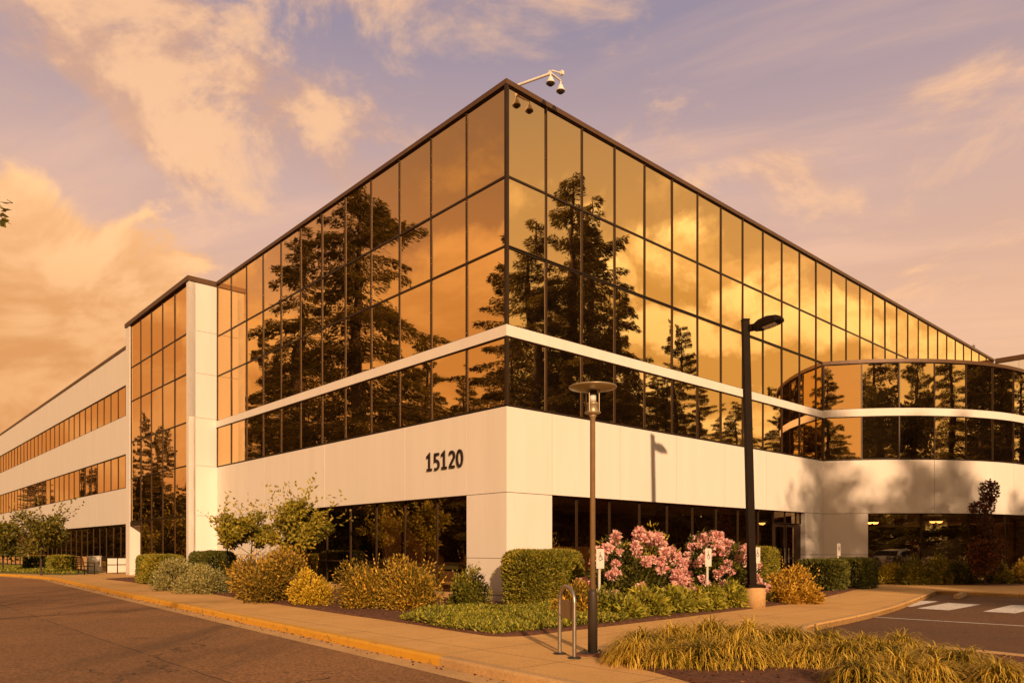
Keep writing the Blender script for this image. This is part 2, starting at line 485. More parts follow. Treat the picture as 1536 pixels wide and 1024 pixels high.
w = bpy.data.worlds.new('World'); sc.world = w; w.use_nodes = True
t = NT(w.node_tree)
wo = t.n('ShaderNodeOutputWorld')
sky = t.n('ShaderNodeTexSky', sky_type='NISHITA'); sky.sun_disc = False
sky.sun_elevation = SUN_EL; sky.sun_rotation = math.atan2(SUN_DIR.x, SUN_DIR.y)
d = t.n('ShaderNodeTexCoord').outputs['Generated']
sp = t.n('ShaderNodeSeparateXYZ', {0: d})
z = t.math('MAXIMUM', sp.outputs[2], 0.0)
K = 10.0
def kc(c, k=K): return tuple(x*k for x in c)
X, Y = sp.outputs[0], sp.outputs[1]
az = t.math('ARCTAN2', X, Y)
def bump(a0, sa, e0, se, tilt=0.0):
    da = t.math('DIVIDE', t.math('SUBTRACT', az, a0), sa)
    el = t.math('ADD', t.math('SUBTRACT', z, e0), t.math('MULTIPLY', t.math('SUBTRACT', az, a0), tilt))
    de = t.math('DIVIDE', el, se)
    r2 = t.math('ADD', t.math('MULTIPLY', da, da), t.math('MULTIPLY', de, de))
    return t.math('POWER', 2.718, t.math('MULTIPLY', r2, -1.0))
base = t.mix(1.0, sky.outputs[0], (1.3, .80, .70), 'MULTIPLY')
lil = t.ramp(z, [(.0, (.88, .46, .18)), (.14, (.92, .51, .25)), (.29, (.84, .48, .29)), (.42, (.67, .43, .355)), (.57, (.345, .28, .35)), (1.0, (.24, .22, .31))])
lil = t.mix(1.0, lil, (K, K, K), 'MULTIPLY')
base = t.mix(.82, base, lil)
lf = t.smooth(X, .05, -.55)
base = t.mix(t.math('MULTIPLY', t.math('MULTIPLY', lf, t.smooth(z, .37, .10)), .85), base, kc((.80, .35, .11)))
back = t.smooth(Y, .62, .15)                                      # the half of the sky behind the camera
rt = t.smooth(X, -.5, .6)
bl = t.ramp(z, [(.0, (.88, .36, .09)), (.22, (.86, .37, .10)), (.48, (.40, .22, .12)), (1.0, (.20, .13, .085))])
br_ = t.ramp(z, [(.0, (.98, .58, .17)), (.25, (1.0, .62, .20)), (.47, (.66, .44, .22)), (.62, (.36, .31, .26)), (1.0, (.27, .23, .19))])
bcol = t.mix(1.0, t.mix(rt, bl, br_), (K, K, K), 'MULTIPLY')
base = t.mix(t.math('MULTIPLY', back, .92), base, bcol)
# wispy clouds on a flat layer overhead
den = t.math('ADD', z, .22)
pl = t.n('ShaderNodeCombineXYZ', {0: t.math('DIVIDE', X, den), 1: t.math('DIVIDE', Y, den), 2: 0.0}).outputs[0]
pl = t.n('ShaderNodeMapping', {'Vector': pl, 'Location': (3.1, 1.7, 0), 'Rotation': (0, 0, R(20))}).outputs[0]
n1 = t.noise(pl, 2.6, 10, .62, .4)
n2 = t.noise(t.vmath('ADD', pl, (.045, .08, 0)), 2.6, 10, .62, .4)
cov = t.math('ADD', t.math('MULTIPLY', bump(-.50, .30, .565, .105, .32), .21), t.math('MULTIPLY', bump(-.22, .16, .50, .05, .2), .08))
mask = t.smooth(t.math('ADD', n1, cov), .515, .70)
lit = t.smooth(t.math('SUBTRACT', n1, n2), -.07, .08)
front = t.math('SUBTRACT', 1.0, back)
ccol = t.mix(lit, kc((.64, .36, .235)), kc((.96, .55, .29)))
ccol = t.mix(back, ccol, t.mix(rt, t.mix(lit, kc((.40, .22, .10)), kc((.80, .42, .14))), t.mix(lit, kc((.7, .42, .17)), kc((1.2, .78, .33)))))
base = t.mix(t.math('MULTIPLY', mask, .82), base, ccol)
# thin high streaks
st = t.n('ShaderNodeMapping', {'Vector': pl, 'Rotation': (0, 0, R(-20)), 'Scale': (.45, 2.0, 1)}).outputs[0]
n3 = t.noise(st, 1.5, 8, .58, .3)
base = t.mix(t.math('MULTIPLY', t.math('MULTIPLY', t.smooth(n3, .44, .68), .52), front), base, kc((.96, .56, .35)))
# heaped clouds standing low: one to the left, one over the trees to the right, one behind left
d3 = t.n('ShaderNodeMapping', {'Vector': d, 'Scale': (1, 1, 1.5), 'Location': (.37, .2, .1)}).outputs[0]
h1 = t.noise(d3, 5.2, 9, .56, .5)
h2 = t.noise(t.vmath('ADD', d3, (.012, -.01, .045)), 5.2, 9, .56, .5)
hl = t.smooth(t.math('SUBTRACT', h1, h2), -.09, .11)
def heap(a_lo, a_hi, ztop, slope, amid, gain=.62, wid=.085):
    e1 = t.math('MULTIPLY', t.math('SUBTRACT', az, a_lo), 1.6)
    e2 = t.math('MULTIPLY', t.math('SUBTRACT', a_hi, az), 1.6)
    zt = t.math('ADD', ztop, t.math('MULTIPLY', t.math('SUBTRACT', az, amid), slope))
    e3 = t.math('MULTIPLY', t.math('SUBTRACT', zt, z), 2.2)
    f = t.math('MINIMUM', t.math('MINIMUM', e1, e2), e3)
    f = t.math('ADD', t.math('MINIMUM', f, .30), t.math('MULTIPLY', t.math('SUBTRACT', h1, .5), gain))
    top = t.smooth(e3, .34, .0)
    return t.smooth(f, 0.0, wid), top
m1, tp1 = heap(-1.2, -.355, .385, .0, -.5, .60, .05)
c1 = t.mix(t.math('ADD', t.math('MULTIPLY', tp1, .55), t.math('MULTIPLY', hl, .5), True), kc((.70, .31, .105)), kc((1.06, .60, .28)))
base = t.mix(t.math('MULTIPLY', m1, .92), base, c1)
m2, tp2 = heap(.98, 1.58, .415, .28, 1.5)
c2 = t.mix(t.math('ADD', t.math('MULTIPLY', tp2, .6), t.math('SUBTRACT', t.math('MULTIPLY', hl, .85), .28), True), kc((.84, .49, .15)), kc((1.95, 1.42, .68)))
base = t.mix(t.math('MULTIPLY', m2, .92), base, c2)
m3, tp3 = heap(-1.66, -1.05, .40, -.2, -1.5)
c3 = t.mix(t.math('ADD', t.math('MULTIPLY', tp3, .6), t.math('SUBTRACT', t.math('MULTIPLY', hl, .7), .2), True), kc((.74, .35, .10)), kc((1.15, .60, .21)))
base = t.mix(t.math('MULTIPLY', m3, .75), base, c3)
bg = t.n('ShaderNodeBackground', {'Color': base, 'Strength': .1})
t.t.links.new(bg.outputs[0], wo.inputs[0])

sc.view_settings.view_transform = 'Standard'; sc.view_settings.look = 'None'
sc.view_settings.exposure = .12; sc.view_settings.gamma = 1
sc.cycles.max_bounces = 8; sc.cycles.glossy_bounces = 4; sc.cycles.transparent_max_bounces = 12
sc.cycles.caustics_reflective = False; sc.cycles.caustics_refractive = False

# ------------------------------------------------------------------ GROUND
ZR = -.13
g = MB(); g.lathe([(0.001, -.18), (900, -.18)], 48); g.f = [f for f in g.f if len(f) == 4]; g.m = g.m[:len(g.f)]; g.smooth = g.smooth[:len(g.f)]
g.build('ground', M['soil'], kind='structure')

KERB = [(-60, 64.5), (-45, 53.5), (-28.9, 41.8), (-23.2, 37.1), (-20.6, 33.9), (-11.8, 23), (-7.5, 17.75), (-4.83, 14.5), (-2.97, 12.22), (-1.58, 10.52), (-.86, 9.65), (-.28, 8.93), (.47, 8.02), (2.5, 5.5), (6, 1.2), (12, -6.2), (20, -16)]
def offset(line, dd):
    out = []
    n = len(line)
    for i in range(n):
        a = np.array(line[max(i-1, 0)], float); b = np.array(line[min(i+1, n-1)], float)
        tt = (b-a)/np.linalg.norm(b-a)
        out.append((line[i][0] + tt[1]*dd, line[i][1] - tt[0]*dd))     # +dd = right-hand side of travel
    return out
road_far = offset(KERB, 11.5)
def strip(l1, l2, z1, z2=None):
    if z2 is None: z2 = z1
    mb = MB(); n = len(l1)
    mb.add([(x, y, z1) for x, y in l1] + [(x, y, z2) for x, y in l2], [(i, n+i, n+i+1, i+1) for i in range(n-1)])
    return mb
mb = strip(offset(KERB, -.1), road_far, ZR)
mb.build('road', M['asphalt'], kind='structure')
strip(offset(KERB, -.02), offset(KERB, .36), ZR+.012, ZR+.004).build('gutter_pavement', M['kerb'], kind='structure')
# far verge of the street
strip(road_far, offset(KERB, 30), -.02).build('grass_verge', M['verge'], kind='structure')
def kerb_line(name, line, m, h0=ZR-.05, h1=.0, wd=.16, label=None):
    """kerb: rounded front edge on the right-hand side of travel"""
    prof = [(0, h0), (.0, h1-.03), (-.01, h1-.009), (-.03, h1+.004), (-wd, h1+.004), (-wd, h0)]
    rows = [[(*q, pz) for q in offset(line, o)] for o, pz in prof]
    mb = MB(); n = len(line)
    vs = [p for r in rows for p in r]
    fs = []
    for j in range(len(rows)-1):
        for i in range(n-1):
            fs.append((j*n+i, j*n+i+1, (j+1)*n+i+1, (j+1)*n+i))
    mb.add(vs, fs)
    mb.add([rows[j][0] for j in range(6)], [list(range(6))]); mb.add([rows[j][-1] for j in range(6)], [list(range(6))[::-1]])
    return mb.build(name, m, kind='structure')
def dense(line, st=.5):
    out = []
    for a, b in zip(line[:-1], line[1:]):
        k = max(1, int(math.hypot(b[0]-a[0], b[1]-a[1])/st))
        out += [(a[0]+(b[0]-a[0])*i/k, a[1]+(b[1]-a[1])*i/k) for i in range(k)]
    return out + [line[-1]]
def smoothline(line, it=2):
    for _ in range(it):
        o = [line[0]]
        for a, b in zip(line[:-1], line[1:]):
            o += [(a[0]*.75+b[0]*.25, a[1]*.75+b[1]*.25), (a[0]*.25+b[0]*.75, a[1]*.25+b[1]*.75)]
        line = o + [line[-1]]
    return line
KS = smoothline(KERB, 2)
iy = min(range(len(KS)), key=lambda i: (KS[i][0]+.98)**2 + (KS[i][1]-9.8)**2)
kerb_line('yellow_kerb', KS[:iy+1], M['yellow'])
kerb_line('plain_kerb', KS[iy:], M['kerb'])

LOT = [(14.46, 25.2), (9.94, 18.9), (8.58, 17.2), (7.23, 15.6), (5.6, 13.9), (5.15, 13.1), (5.25, 12.3), (5.9, 11.4), (6.6, 10.5), (7.6, 9.1), (9.4, 6.4), (14, 0.6), (21, -9)]
LOTS = smoothline(LOT, 2)
lotfar = [(14.46, 25.2), (16.1, 23.3), (17.2, 22.5), (18.4, 22.4), (20, 23.4), (46, 47)]
lotfar_s = smoothline(lotfar, 2)
mb = MB(); mb.prism(LOTS + [(21, -60), (75, -60), (75, 47)] + lotfar_s[::-1][:-1], -.4, ZR+.004, cap0=False)
mb.build('parking_pavement', M['lot'], kind='structure')
kerb_line('lot_kerb', LOTS[::-1], M['kerb'])
kerb_line('planter_kerb', lotfar_s, M['kerb'])
# walking surface from street kerb to building
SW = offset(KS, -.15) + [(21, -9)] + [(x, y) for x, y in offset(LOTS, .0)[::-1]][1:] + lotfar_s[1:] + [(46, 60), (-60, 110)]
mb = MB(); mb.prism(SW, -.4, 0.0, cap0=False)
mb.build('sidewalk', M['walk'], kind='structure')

# planting beds (mulch), a low mound each
def bed(name, poly, z=.035, edge=.12):
    poly = smoothline(poly + [poly[0]], 1)[:-1]
    cx = sum(p[0] for p in poly)/len(poly); cy = sum(p[1] for p in poly)/len(poly)
    n = len(poly)
    inner = []
    for (x, y) in poly:
        dd = math.hypot(x-cx, y-cy)
        inner.append((x-(x-cx)/dd*edge, y-(y-cy)/dd*edge))
    mb = MB()
    mb.add([(x, y, .004) for x, y in poly] + [(x, y, z) for x, y in inner], [(i, (i+1) % n, n+(i+1) % n, n+i) for i in range(n)] + [list(range(n, 2*n))])
    return mb.build(name, M['mulch'], kind='structure')
B1 = [(-18.9, 34.4), (-13.9, 28.9), (-8.76, 22.35), (-5.57, 18.45), (-3.95, 16.4), (-2.22, 14.4), (-.75, 12.5), (-.27, 11.95), (.25, 12.1), (.74, 12.6), (2.6, 14.4), (4.5, 16.35), (7.88, 19.84), (11.5, 25.0), (13.55, 28.3), (13.6, 30.6)] 
B1 += [bw(17, .3), bw(8, .3), bw(.5, .5), bw(.3, 8), bw(.3, 19.9), bw(-1.0, 20.2), bw(-1.0, 25.5)]
bed('mulch_ground', B1)
B2 = [(14.5, 30.9), (14.9, 29.3), (19.6, 28.4), (24, 28.6), (30, 35), (27, 36), (22, 33), (18, 31.3)]
bed('bay_mulch_ground', B2)
B3 = [(1.0, 9.95), (1.5, 8.9), (2.1, 7.4), (3.5, 5.6), (8.3, .4), (11, -2), (12.5, -.5), (8.9, 6.2), (7.1, 9.1), (6.1, 10.4), (5.4, 11.2), (4.5, 11.7), (2.8, 11.25)]
bed('island_mulch_ground', B3)
# far-left lawn by the wing
B4 = [gp(-60, 858), gp(60, 861), gp(100, 862.5), bw(-1.6, 33.5), bw(-.5, 36), bw(-.5, 75), bw(-3.5, 75)]
bed('wing_grass', B4).data.materials[0] = M['verge']
# verge strip of grass between lot and bay bed is in B2

# road paint in the lot
mb = MB()
zq = ZR+.008
def quad(pts):
    mb.add([(*gp(px, py, zq), zq) for px, py in pts], [(0, 1, 2, 3)])
quad([(1375, 911.8), (1424, 914.6), (1471, 905.9), (1422, 903.4)])
quad([(1474.5, 916.4), (1523, 919.2), (1568, 909), (1518, 906.5)])
quad([(1349, 908), (1366, 909.5), (1408, 901.2), (1378, 900.0)])
mb.build('crosswalk_pavement_paint', M['paint'], kind='structure')
mb = MB()
a = gp(1300, 924, zq); b = gp(1560, 939.5, zq)
dv = np.array([b[0]-a[0], b[1]-a[1]]); dv /= np.linalg.norm(dv); nv = np.array([-dv[1], dv[0]])*.05
mb.add([(a[0]-nv[0], a[1]-nv[1], zq), (b[0]-nv[0], b[1]-nv[1], zq), (b[0]+nv[0], b[1]+nv[1], zq), (a[0]+nv[0], a[1]+nv[1], zq)], [(0, 1, 2, 3)])
mb.build('bay_line_pavement_paint', M['paint'], kind='structure')
# wheel stop
a = np.array(gp(1426, 901, ZR)); b = np.array(gp(1453, 891, ZR))
ws = empty('wheel_stop', ((a[0]+b[0])/2, (a[1]+b[1])/2, ZR+.005), math.atan2(b[1]-a[1], b[0]-a[0]), label='worn concrete wheel stop lying on the asphalt beside the kerb corner', cat='wheel stop')
hl = .95
mb = MB(); mb.add([(-hl, -.09, 0), (-hl, .09, 0), (-hl, .06, .14), (-hl, -.06, .14), (hl, -.09, 0), (hl, .09, 0), (hl, .06, .14), (hl, -.06, .14)], [(0, 1, 2, 3), (7, 6, 5, 4), (0, 4, 5, 1), (1, 5, 6, 2), (2, 6, 7, 3), (3, 7, 4, 0)])
mb.build('block', M['kerb'], ws, bevel=.02)
for q in (-.55, .55):
    mb = MB(); mb.lathe([(.02, .135), (.02, .152), (.0001, .155)], 10, c=(q, 0)); mb.build('steel_pin', M['steel'], ws)
#PART2
# ------------------------------------------------------------------ OFFICE BUILDING
BLD = empty('office_building', (C0[0], C0[1], 0), A, label='white and bronze mirror glass office building with stair tower, long wing and round bay', cat='office building')
ZT, ZC = 13.57, 13.44
Z1, Z2, Z3, Z4, Z5, Z6, Z7 = 11.09, 9.28, 7.22, 6.93, 5.15, 2.90, .18
fL = lambda a, d, z: (-d, a, z)                    # left face: a = v
fR = lambda a, d, z: (a, -d, z)                    # right face: a = u
fT = lambda a, d, z: (-1.25-d, a, z)               # stair tower front
fS = lambda a, d, z: (-a, 19.8-d, z)               # tower side facing the corner, a = 0..1.25
fW = lambda a, d, z: (42.05-d, -a, z)              # wing beyond the bay
BC, BR = (27.3, 5.17), 10.6
BA0 = math.atan2(-5.17, -9.25) % (2*math.pi)
def fB(a, d, z):
    q = BA0 + a/BR
    return (BC[0]+(BR+d)*math.cos(q), BC[1]+(BR+d)*math.sin(q), z)
BLEN = (R(330.8)-BA0)*BR
def fbox(mb, fr, a0, a1, d0, d1, z0, z1):
    k = 1
    if fr is fB: k = max(1, int((a1-a0)/.35))
    vs = []
    for i in range(k+1):
        a = a0+(a1-a0)*i/k
        vs += [fr(a, d0, z0), fr(a, d1, z0), fr(a, d1, z1), fr(a, d0, z1)]
    fs = []
    for i in range(k):
        b = 4*i
        for j in range(4):
            j2 = (j+1) % 4
            fs.append((b+j, b+j2, b+4+j2, b+4+j))
    fs += [(3, 2, 1, 0), (4*k, 4*k+1, 4*k+2, 4*k+3)]
    mb.add(vs, fs)
def panels(name, fr, cuts, zc, th=.30, d=0.0, gap=.016):
    """white precast panels with open joints, one wall mesh"""
    mb = MB()
    for i in range(len(cuts)-1):
        for j in range(len(zc)-1):
            a0, a1 = cuts[i] + (gap/2 if i else 0), cuts[i+1] - (gap/2 if i < len(cuts)-2 else 0)
            z0, z1 = zc[j] + (gap/2 if j else 0), zc[j+1] - (gap/2 if j < len(zc)-2 else 0)
            fbox(mb, fr, a0, a1, d-th, d, z0, z1)
    mb.cur = 1
    fbox(mb, fr, cuts[0]+.03, cuts[-1]-.03, d-th+.02, d-.018, zc[0]+.03, zc[-1]-.03)
    return mb.build(name, [M['wall'], M['joint']], BLD)

PANES = []
def pane(fr, a0, a1, z0, z1, d=-.02, gl='glass'):
    PANES.append((fr, a0, a1, z0, z1, d, gl))
def grid(name, fr, cols, rows, d=0.0, gl='glass', mw=.055, skip=(), pd=-.012, verts=True):
    """mullion frame as one part + its panes; cols/rows are the line positions (rows from the top)"""
    mb = MB()
    for i, a in enumerate(cols):
        fbox(mb, fr, a-mw/2, a+mw/2, d-.06, d+.018, rows[-1], rows[0])
    for j, zz in enumerate(rows):
        for i in range(len(cols)-1):
            fbox(mb, fr, cols[i]+mw/2, cols[i+1]-mw/2, d-.06, d+.014, zz-mw/2 if j < len(rows)-1 else zz, zz+mw/2 if j else zz)
    mb.build(name, M['frame'], BLD)
    for i in range(len(cols)-1):
        for j in range(len(rows)-1):
            if (i, j) in skip: continue
            pane(fr, cols[i]+mw/2-.01, cols[i+1]-mw/2+.01, rows[j+1]+.01, rows[j]-.01, d+pd, gl)
LC = [1.65*i for i in range(13)]
RC = [1.45*i for i in range(30)]
colsL = [.045]+LC[1:-1]+[19.8-.03]
colsR = [.045]+RC[1:]
grid('curtain_wall_frame', fL, colsL, [ZC, Z1, Z2, Z3])
grid('curtain_wall_frame', fL, colsL, [Z4, Z5])
grid('curtain_wall_frame', fR, colsR, [ZC, Z1, Z2])
grid('curtain_wall_frame', fR, colsR[:13]+[18.0], [Z2-.03, Z3])
grid('curtain_wall_frame', fR, colsR[:13]+[18.0], [Z4, Z5])
mb = MB(); mb.box((-.05, -.05, Z5), (.03, .03, Z4)); mb.box((-.05, -.05, Z3), (.03, .03, ZC))
mb.build('corner_mullion', M['frame'], BLD)
# white bands
mb = MB(); fbox(mb, fL, -.06, 19.8, -.1, .06, Z4, Z3); mb.build('white_band', M['wall'], BLD)
mb = MB(); fbox(mb, fR, -.055, 18.05, -.1, .055, Z4+.001, Z3-.001); mb.build('white_band', M['wall'], BLD)
mb = MB(); fbox(mb, fB, -.02, BLEN, -.1, .06, 6.95, 7.26); mb.build('white_band', M['wall'], BLD)
# spandrels and columns
panels('spandrel_wall', fL, [.30, 1.65, 4.65, 9.7, 14.75, 19.8], [Z6, Z5-.03])
panels('spandrel_wall', fR, [0, 1.68, 4.6, 7.5, 10.4, 13.3, 18.05], [Z6, Z5-.03])
panels('spandrel_wall', fB, [0, 4.5, 9, 13.5, 18, BLEN], [Z6, Z5-.03])
mb = MB()
for z0, z1 in ((0-.15, .192), (.208, 1.162), (1.178, Z6-.016)):
    mb.box((0, 0, z0), (1.68, 1.65, z1))
mb.cur = 1; mb.box((.018, .018, 0), (1.66, 1.63, Z6-.02))
mb.build('corner_column', [M['wall'], M['joint']], BLD)
panels('pier_wall', fR, [16.44, 18.05], [-.1, .2, 1.17, Z6-.016])
panels('pier_wall', fB, [0, 1.75], [-.1, .2, 1.17, Z6-.016])
panels('ground_wall', fL, [13.2, 16.5, 19.8], [-.1, 1.17, Z6-.016])
# ground storey glass
GD = -.20
lg = [1.67]+LC[2:9]+[13.2]
grid('ground_window_frame', fL, lg, [Z6, 1.0, Z7], GD, 'gglass', .05)
rg_ = [1.70]+[1.45*i for i in range(2, 10)]+[14.2]
grid('ground_window_frame', fR, rg_, [Z6, Z7], GD, 'gglass', .05)
grid('ground_window_frame', fR, [14.2, 15.12, 16.04, 16.44], [Z6, 2.42], GD, 'gglass', .05)
bg_ = [1.75 + (BLEN-1.75)/9*i for i in range(10)]
grid('ground_window_frame', fB, bg_, [Z6, Z7], GD, 'gglass', .06)
def sill(fr, a0, a1):
    mb = MB(); fbox(mb, fr, a0, a1, GD-.1, -.03, -.15, Z7); mb.build('window_sill', M['kerb'], BLD)
sill(fL, 1.67, 13.2); sill(fR, 1.70, 14.2); sill(fB, 1.75, BLEN)
# doors
for a0 in (14.23, 15.15):
    mb = MB()
    for s0, s1, q0, q1 in ((0, .09, .05, 2.38), (.79, .88, .05, 2.38), (.09, .79, 2.28, 2.38), (.09, .79, .05, .28), (.09, .79, 1.0, 1.06)):
        fbox(mb, fR, a0+s0, a0+s1, GD-.03, GD+.02, q0, q1)
    mb.cur = 1; fbox(mb, fR, a0+.08, a0+.80, GD-.012, GD-.006, .27, 2.29)
    dr = mb.build('door', [M['frame'], M['gglass']], BLD)
    mb = MB(); hx = a0+.74 if a0 < 15 else a0+.14
    mb.tube([fR(hx, GD+.075, .85), fR(hx, GD+.075, 1.45)], .016, 8)
    for zz in (.92, 1.38): mb.tube([fR(hx, GD+.02, zz), fR(hx, GD+.075, zz)], .01, 6)
    mb.build('handle', M['steel'], dr)
mb = MB(); fbox(mb, fR, 16.07, 16.44, GD-.05, GD+.0, -.1, 2.42-.03); mb.build('door_side_panel', M['frame'], BLD)
# stair tower
panels('tower_side_wall', fS, [0, 1.25], [-.15, 2.9, 5.15, 7.3, 9.3, 11.2, 13.358], th=.28)
mb = MB(); fbox(mb, fT, 19.8, 20.1, -.3, .001, -.15, 13.358)
mb.build('tower_pier', M['wall'], BLD)
mb = MB(); fbox(mb, fT, 28.8, 29.5, -1.2, .001, -.15, 13.358)
mb.build('tower_pier', M['wall'], BLD)
tc = [20.13]+[20.1+1.74*i for i in range(1, 5)]+[28.77]
grid('tower_window_frame', fT, tc, [13.33, 11.09, 9.28, 7.1, 5.15, 2.88], -.06)
grid('tower_window_frame', fT, tc[:-1], [2.86, .15], -.06)
mb = MB(); fbox(mb, fT, tc[-2]+.03, 28.79, -.2, -.02, 2.62, 2.85); mb.build('entrance_canopy', M['frame'], BLD)
mb = MB(); fbox(mb, fT, tc[-2]+.03, 28.79, -1.35, -1.3, 0, 2.62); mb.build('tower_door', M['frame'], BLD)
mb = MB(); fbox(mb, fT, tc[-2]-.25, tc[-2]-.05, -1.3, -.13, 0, 2.62); mb.build('entrance_wall', M['wall'], BLD)
mb = MB(); fbox(mb, fT, tc[-2]+.03, 28.79, -1.3, -.2, 2.62, 2.7); mb.build('soffit', M['wall'], BLD)
# long wing
WC = [29.52 + 1.65*i for i in range(50)]
wl = WC[-1]
zsets = ((Z6, 5.05, 0), (7.1, 9.4, 1), (11.25, 13.4, 2))
for z0, z1, _ in zsets:
    panels('spandrel_wall', fL, WC[::8]+([wl] if WC[::8][-1] != wl else []), [z0, z1])
grid('ribbon_window_frame', fL, WC, [11.22, 9.43], -.06)
grid('ribbon_window_frame', fL, WC, [7.07, 5.08], -.06)
grid('ground_window_frame', fL, WC, [2.87, Z7], GD, 'glass')
sill(fL, 29.55, wl)
mb = MB(); fbox(mb, fL, 29.45, wl+.1, -.32, .05, 13.4, ZT); mb.build('parapet_coping', M['coping'], BLD)
mb = MB(); fbox(mb, fL, 43, wl, GD+.02, -.02, Z7+.002, .85); mb.build('low_wall', M['walk'], BLD)
# bay glass
bcol = [.03]+[1.5*i for i in range(1, 15)]+[BLEN]
grid('bay_window_frame', fB, bcol, [9.17, 7.26], 0.0, 'glass', .05)
grid('bay_window_frame', fB, bcol, [6.95, Z5], 0.0, 'glass', .05)
mb = MB(); fbox(mb, fB, -.05, BLEN, -.35, .07, 9.17, 9.31); mb.build('bay_coping', M['coping'], BLD)
# copings of main block and tower
mb = MB(); fbox(mb, fL, -.06, 19.8, -.35, .06, ZC, ZT); mb.build('parapet_coping', M['coping'], BLD)
mb = MB(); fbox(mb, fR, .36, 42.1, -.35, .062, ZC+.001, ZT+.001); fbox(mb, fR, -.058, .36, .0, .061, ZC+.002, ZT-.002); mb.build('parapet_coping', M['coping'], BLD)
mb = MB(); mb.box((-1.31, 19.74, 13.36), (-.0, 29.54, ZT+.003)); mb.build('tower_coping', M['coping'], BLD)
# wing beyond the bay
panels('far_wing_wall', fW, [0, 1.4, 8], [9.6, 13.3])
panels('far_wing_wall', fW, [0, 1.4, 8], [-.1, 7.2])
grid('ribbon_window_frame', fW, [1.4+1.32*i for i in range(6)], [9.58, 7.22], -.06)
panels('far_wing_wall', fW, [0, 1.4], [7.22, 9.58])
mb = MB(); fbox(mb, fW, .12, 8.1, -.35, .09, 13.3, ZT-.004); mb.build('parapet_coping', M['coping'], BLD)
# inner cores, roofs
mb = MB()
mb.box((.22, .22, 3.0), (41.9, 20, 13.2)); mb.box((-1.0, 20.15, 2.72), (14, 28.75, 13.1)); mb.box((-1.0, 20.15, -.1), (14, 26.9, 2.715)); mb.box((.30, 29.3, -.1), (14, wl, 13.3)); mb.box((42.3, -7.8, -.1), (55, 14, 13.2))
mb.box((.5, 13.6, 0), (14, 20, 3))
mb.build('inner_wall', M['dark'], BLD)
bay_in = [fB(BLEN*i/40, -.25, 0)[:2] for i in range(41)]
mb = MB(); mb.prism(bay_in, 3.0, 9.0); mb.build('bay_inner_wall', M['dark'], BLD)
mb = MB(); mb.prism(bay_in, 9.05, 9.14); mb.build('bay_roof', M['roof'], BLD)
mb = MB(); mb.box((.2, .2, 13.22), (42, 19.95, 13.3)); mb.box((-1.1, 19.97, 13.2), (14, 29.4, 13.28)); mb.box((.28, 29.45, 13.32), (14, wl, 13.38)); mb.box((42.3, -7.6, 13.22), (55, 14, 13.29))
mb.build('roof', M['roof'], BLD)
# ground storey inside
mb = MB(); mb.box((.3, .3, -.05), (42, 13.5, .1)); mb.prism([fB(BLEN*i/40, -.4, 0)[:2] for i in range(41)], -.05, .098); mb.build('inside_floor', M['infloor'], BLD)
mb = MB(); mb.box((.3, 6.2, .1), (16.5, 6.4, 2.99)); mb.box((6.2, 6.4, .1), (6.4, 13.4, 2.99)); mb.box((16.5, 8.5, .1), (42, 8.7, 2.99)); mb.box((16.3, 2, .1), (16.5, 6.2, 2.99)); mb.box((20, 3.4, .1), (20.25, 3.65, 2.99)); mb.box((26, 2.4, .1), (26.3, 2.7, 2.99)); mb.box((10, 2.4, .1), (10.3, 2.7, 2.99))
mb.box((21.5, 5.0, .1), (25, 5.15, 2.2)); mb.box((4, 3.5, .1), (7.5, 3.6, 1.5))
mb.build('inside_wall', M['inwall'], BLD)

mb = MB(); mb.box((.3, .3, 2.93), (41.8, 13.5, 2.98)); mb.prism([fB(BLEN*i/40, -.4, 0)[:2] for i in range(41)], 2.935, 2.978)
mb.build('inside_ceiling', M['white'], BLD)
# panes: the hundred that show largest are parts, the rest one part
def w_of(p):
    x, y = bw(p[0], p[1]); return x, y, p[2]
def proj_area(pn):
    fr, a0, a1, z0, z1, d, gl = pn
    q = []
    for a, zz in ((a0, z0), (a1, z0), (a1, z1), (a0, z1)):
        x, y, z_ = w_of(fr(a, d, zz))
        if y < 1: return 0
        q.append((768+F*x/y, 822-F*(z_-EYE)/y))
    if max(p[0] for p in q) < 0 or min(p[0] for p in q) > 1536: return 0
    ar = 0.5*sum(q[i][0]*q[(i+1) % 4][1]-q[(i+1) % 4][0]*q[i][1] for i in range(4))
    if fr is fB and a0 > 10.5: return 0
    return abs(ar)
PANES.sort(key=proj_area, reverse=True)
def pane_shape(mb, pn):
    fr, a0, a1, z0, z1, d, gl = pn
    tx, tz = random.gauss(0, .0027), random.gauss(0, .0027)
    ac, zc = (a0+a1)/2, (z0+z1)/2
    dd = lambda a, zz: d + tx*(a-ac) + tz*(zz-zc)
    vs = []
    for th in (0, -.012):
        for a, zz in ((a0, z0), (a1, z0), (a1, z1), (a0, z1)): vs.append(fr(a, dd(a, zz)+th, zz))
    if False:
        k = 8; vs = []
        for i in range(k+1):
            a = a0+(a1-a0)*i/k
            vs += [fr(a, dd(a, z0), z0), fr(a, dd(a, z1), z1)]
        mb.add(vs, [(2*i, 2*i+2, 2*i+3, 2*i+1) for i in range(k)], True)
    elif gl == 'gglass': mb.add(vs[:4], [(0, 1, 2, 3)])
    else: mb.add(vs, [(0, 1, 2, 3), (7, 6, 5, 4), (0, 4, 5, 1), (1, 5, 6, 2), (2, 6, 7, 3), (3, 7, 4, 0)])
for pn in PANES[:98]:
    mb = MB(); pane_shape(mb, pn); mb.build('window', M[pn[6]], BLD)
mb = MB()
for pn in PANES[98:]:
    mb.cur = 0 if pn[6] == 'glass' else 1
    pane_shape(mb, pn)
mb.build('window', [M['glass'], M['gglass']], BLD, kind='stuff')

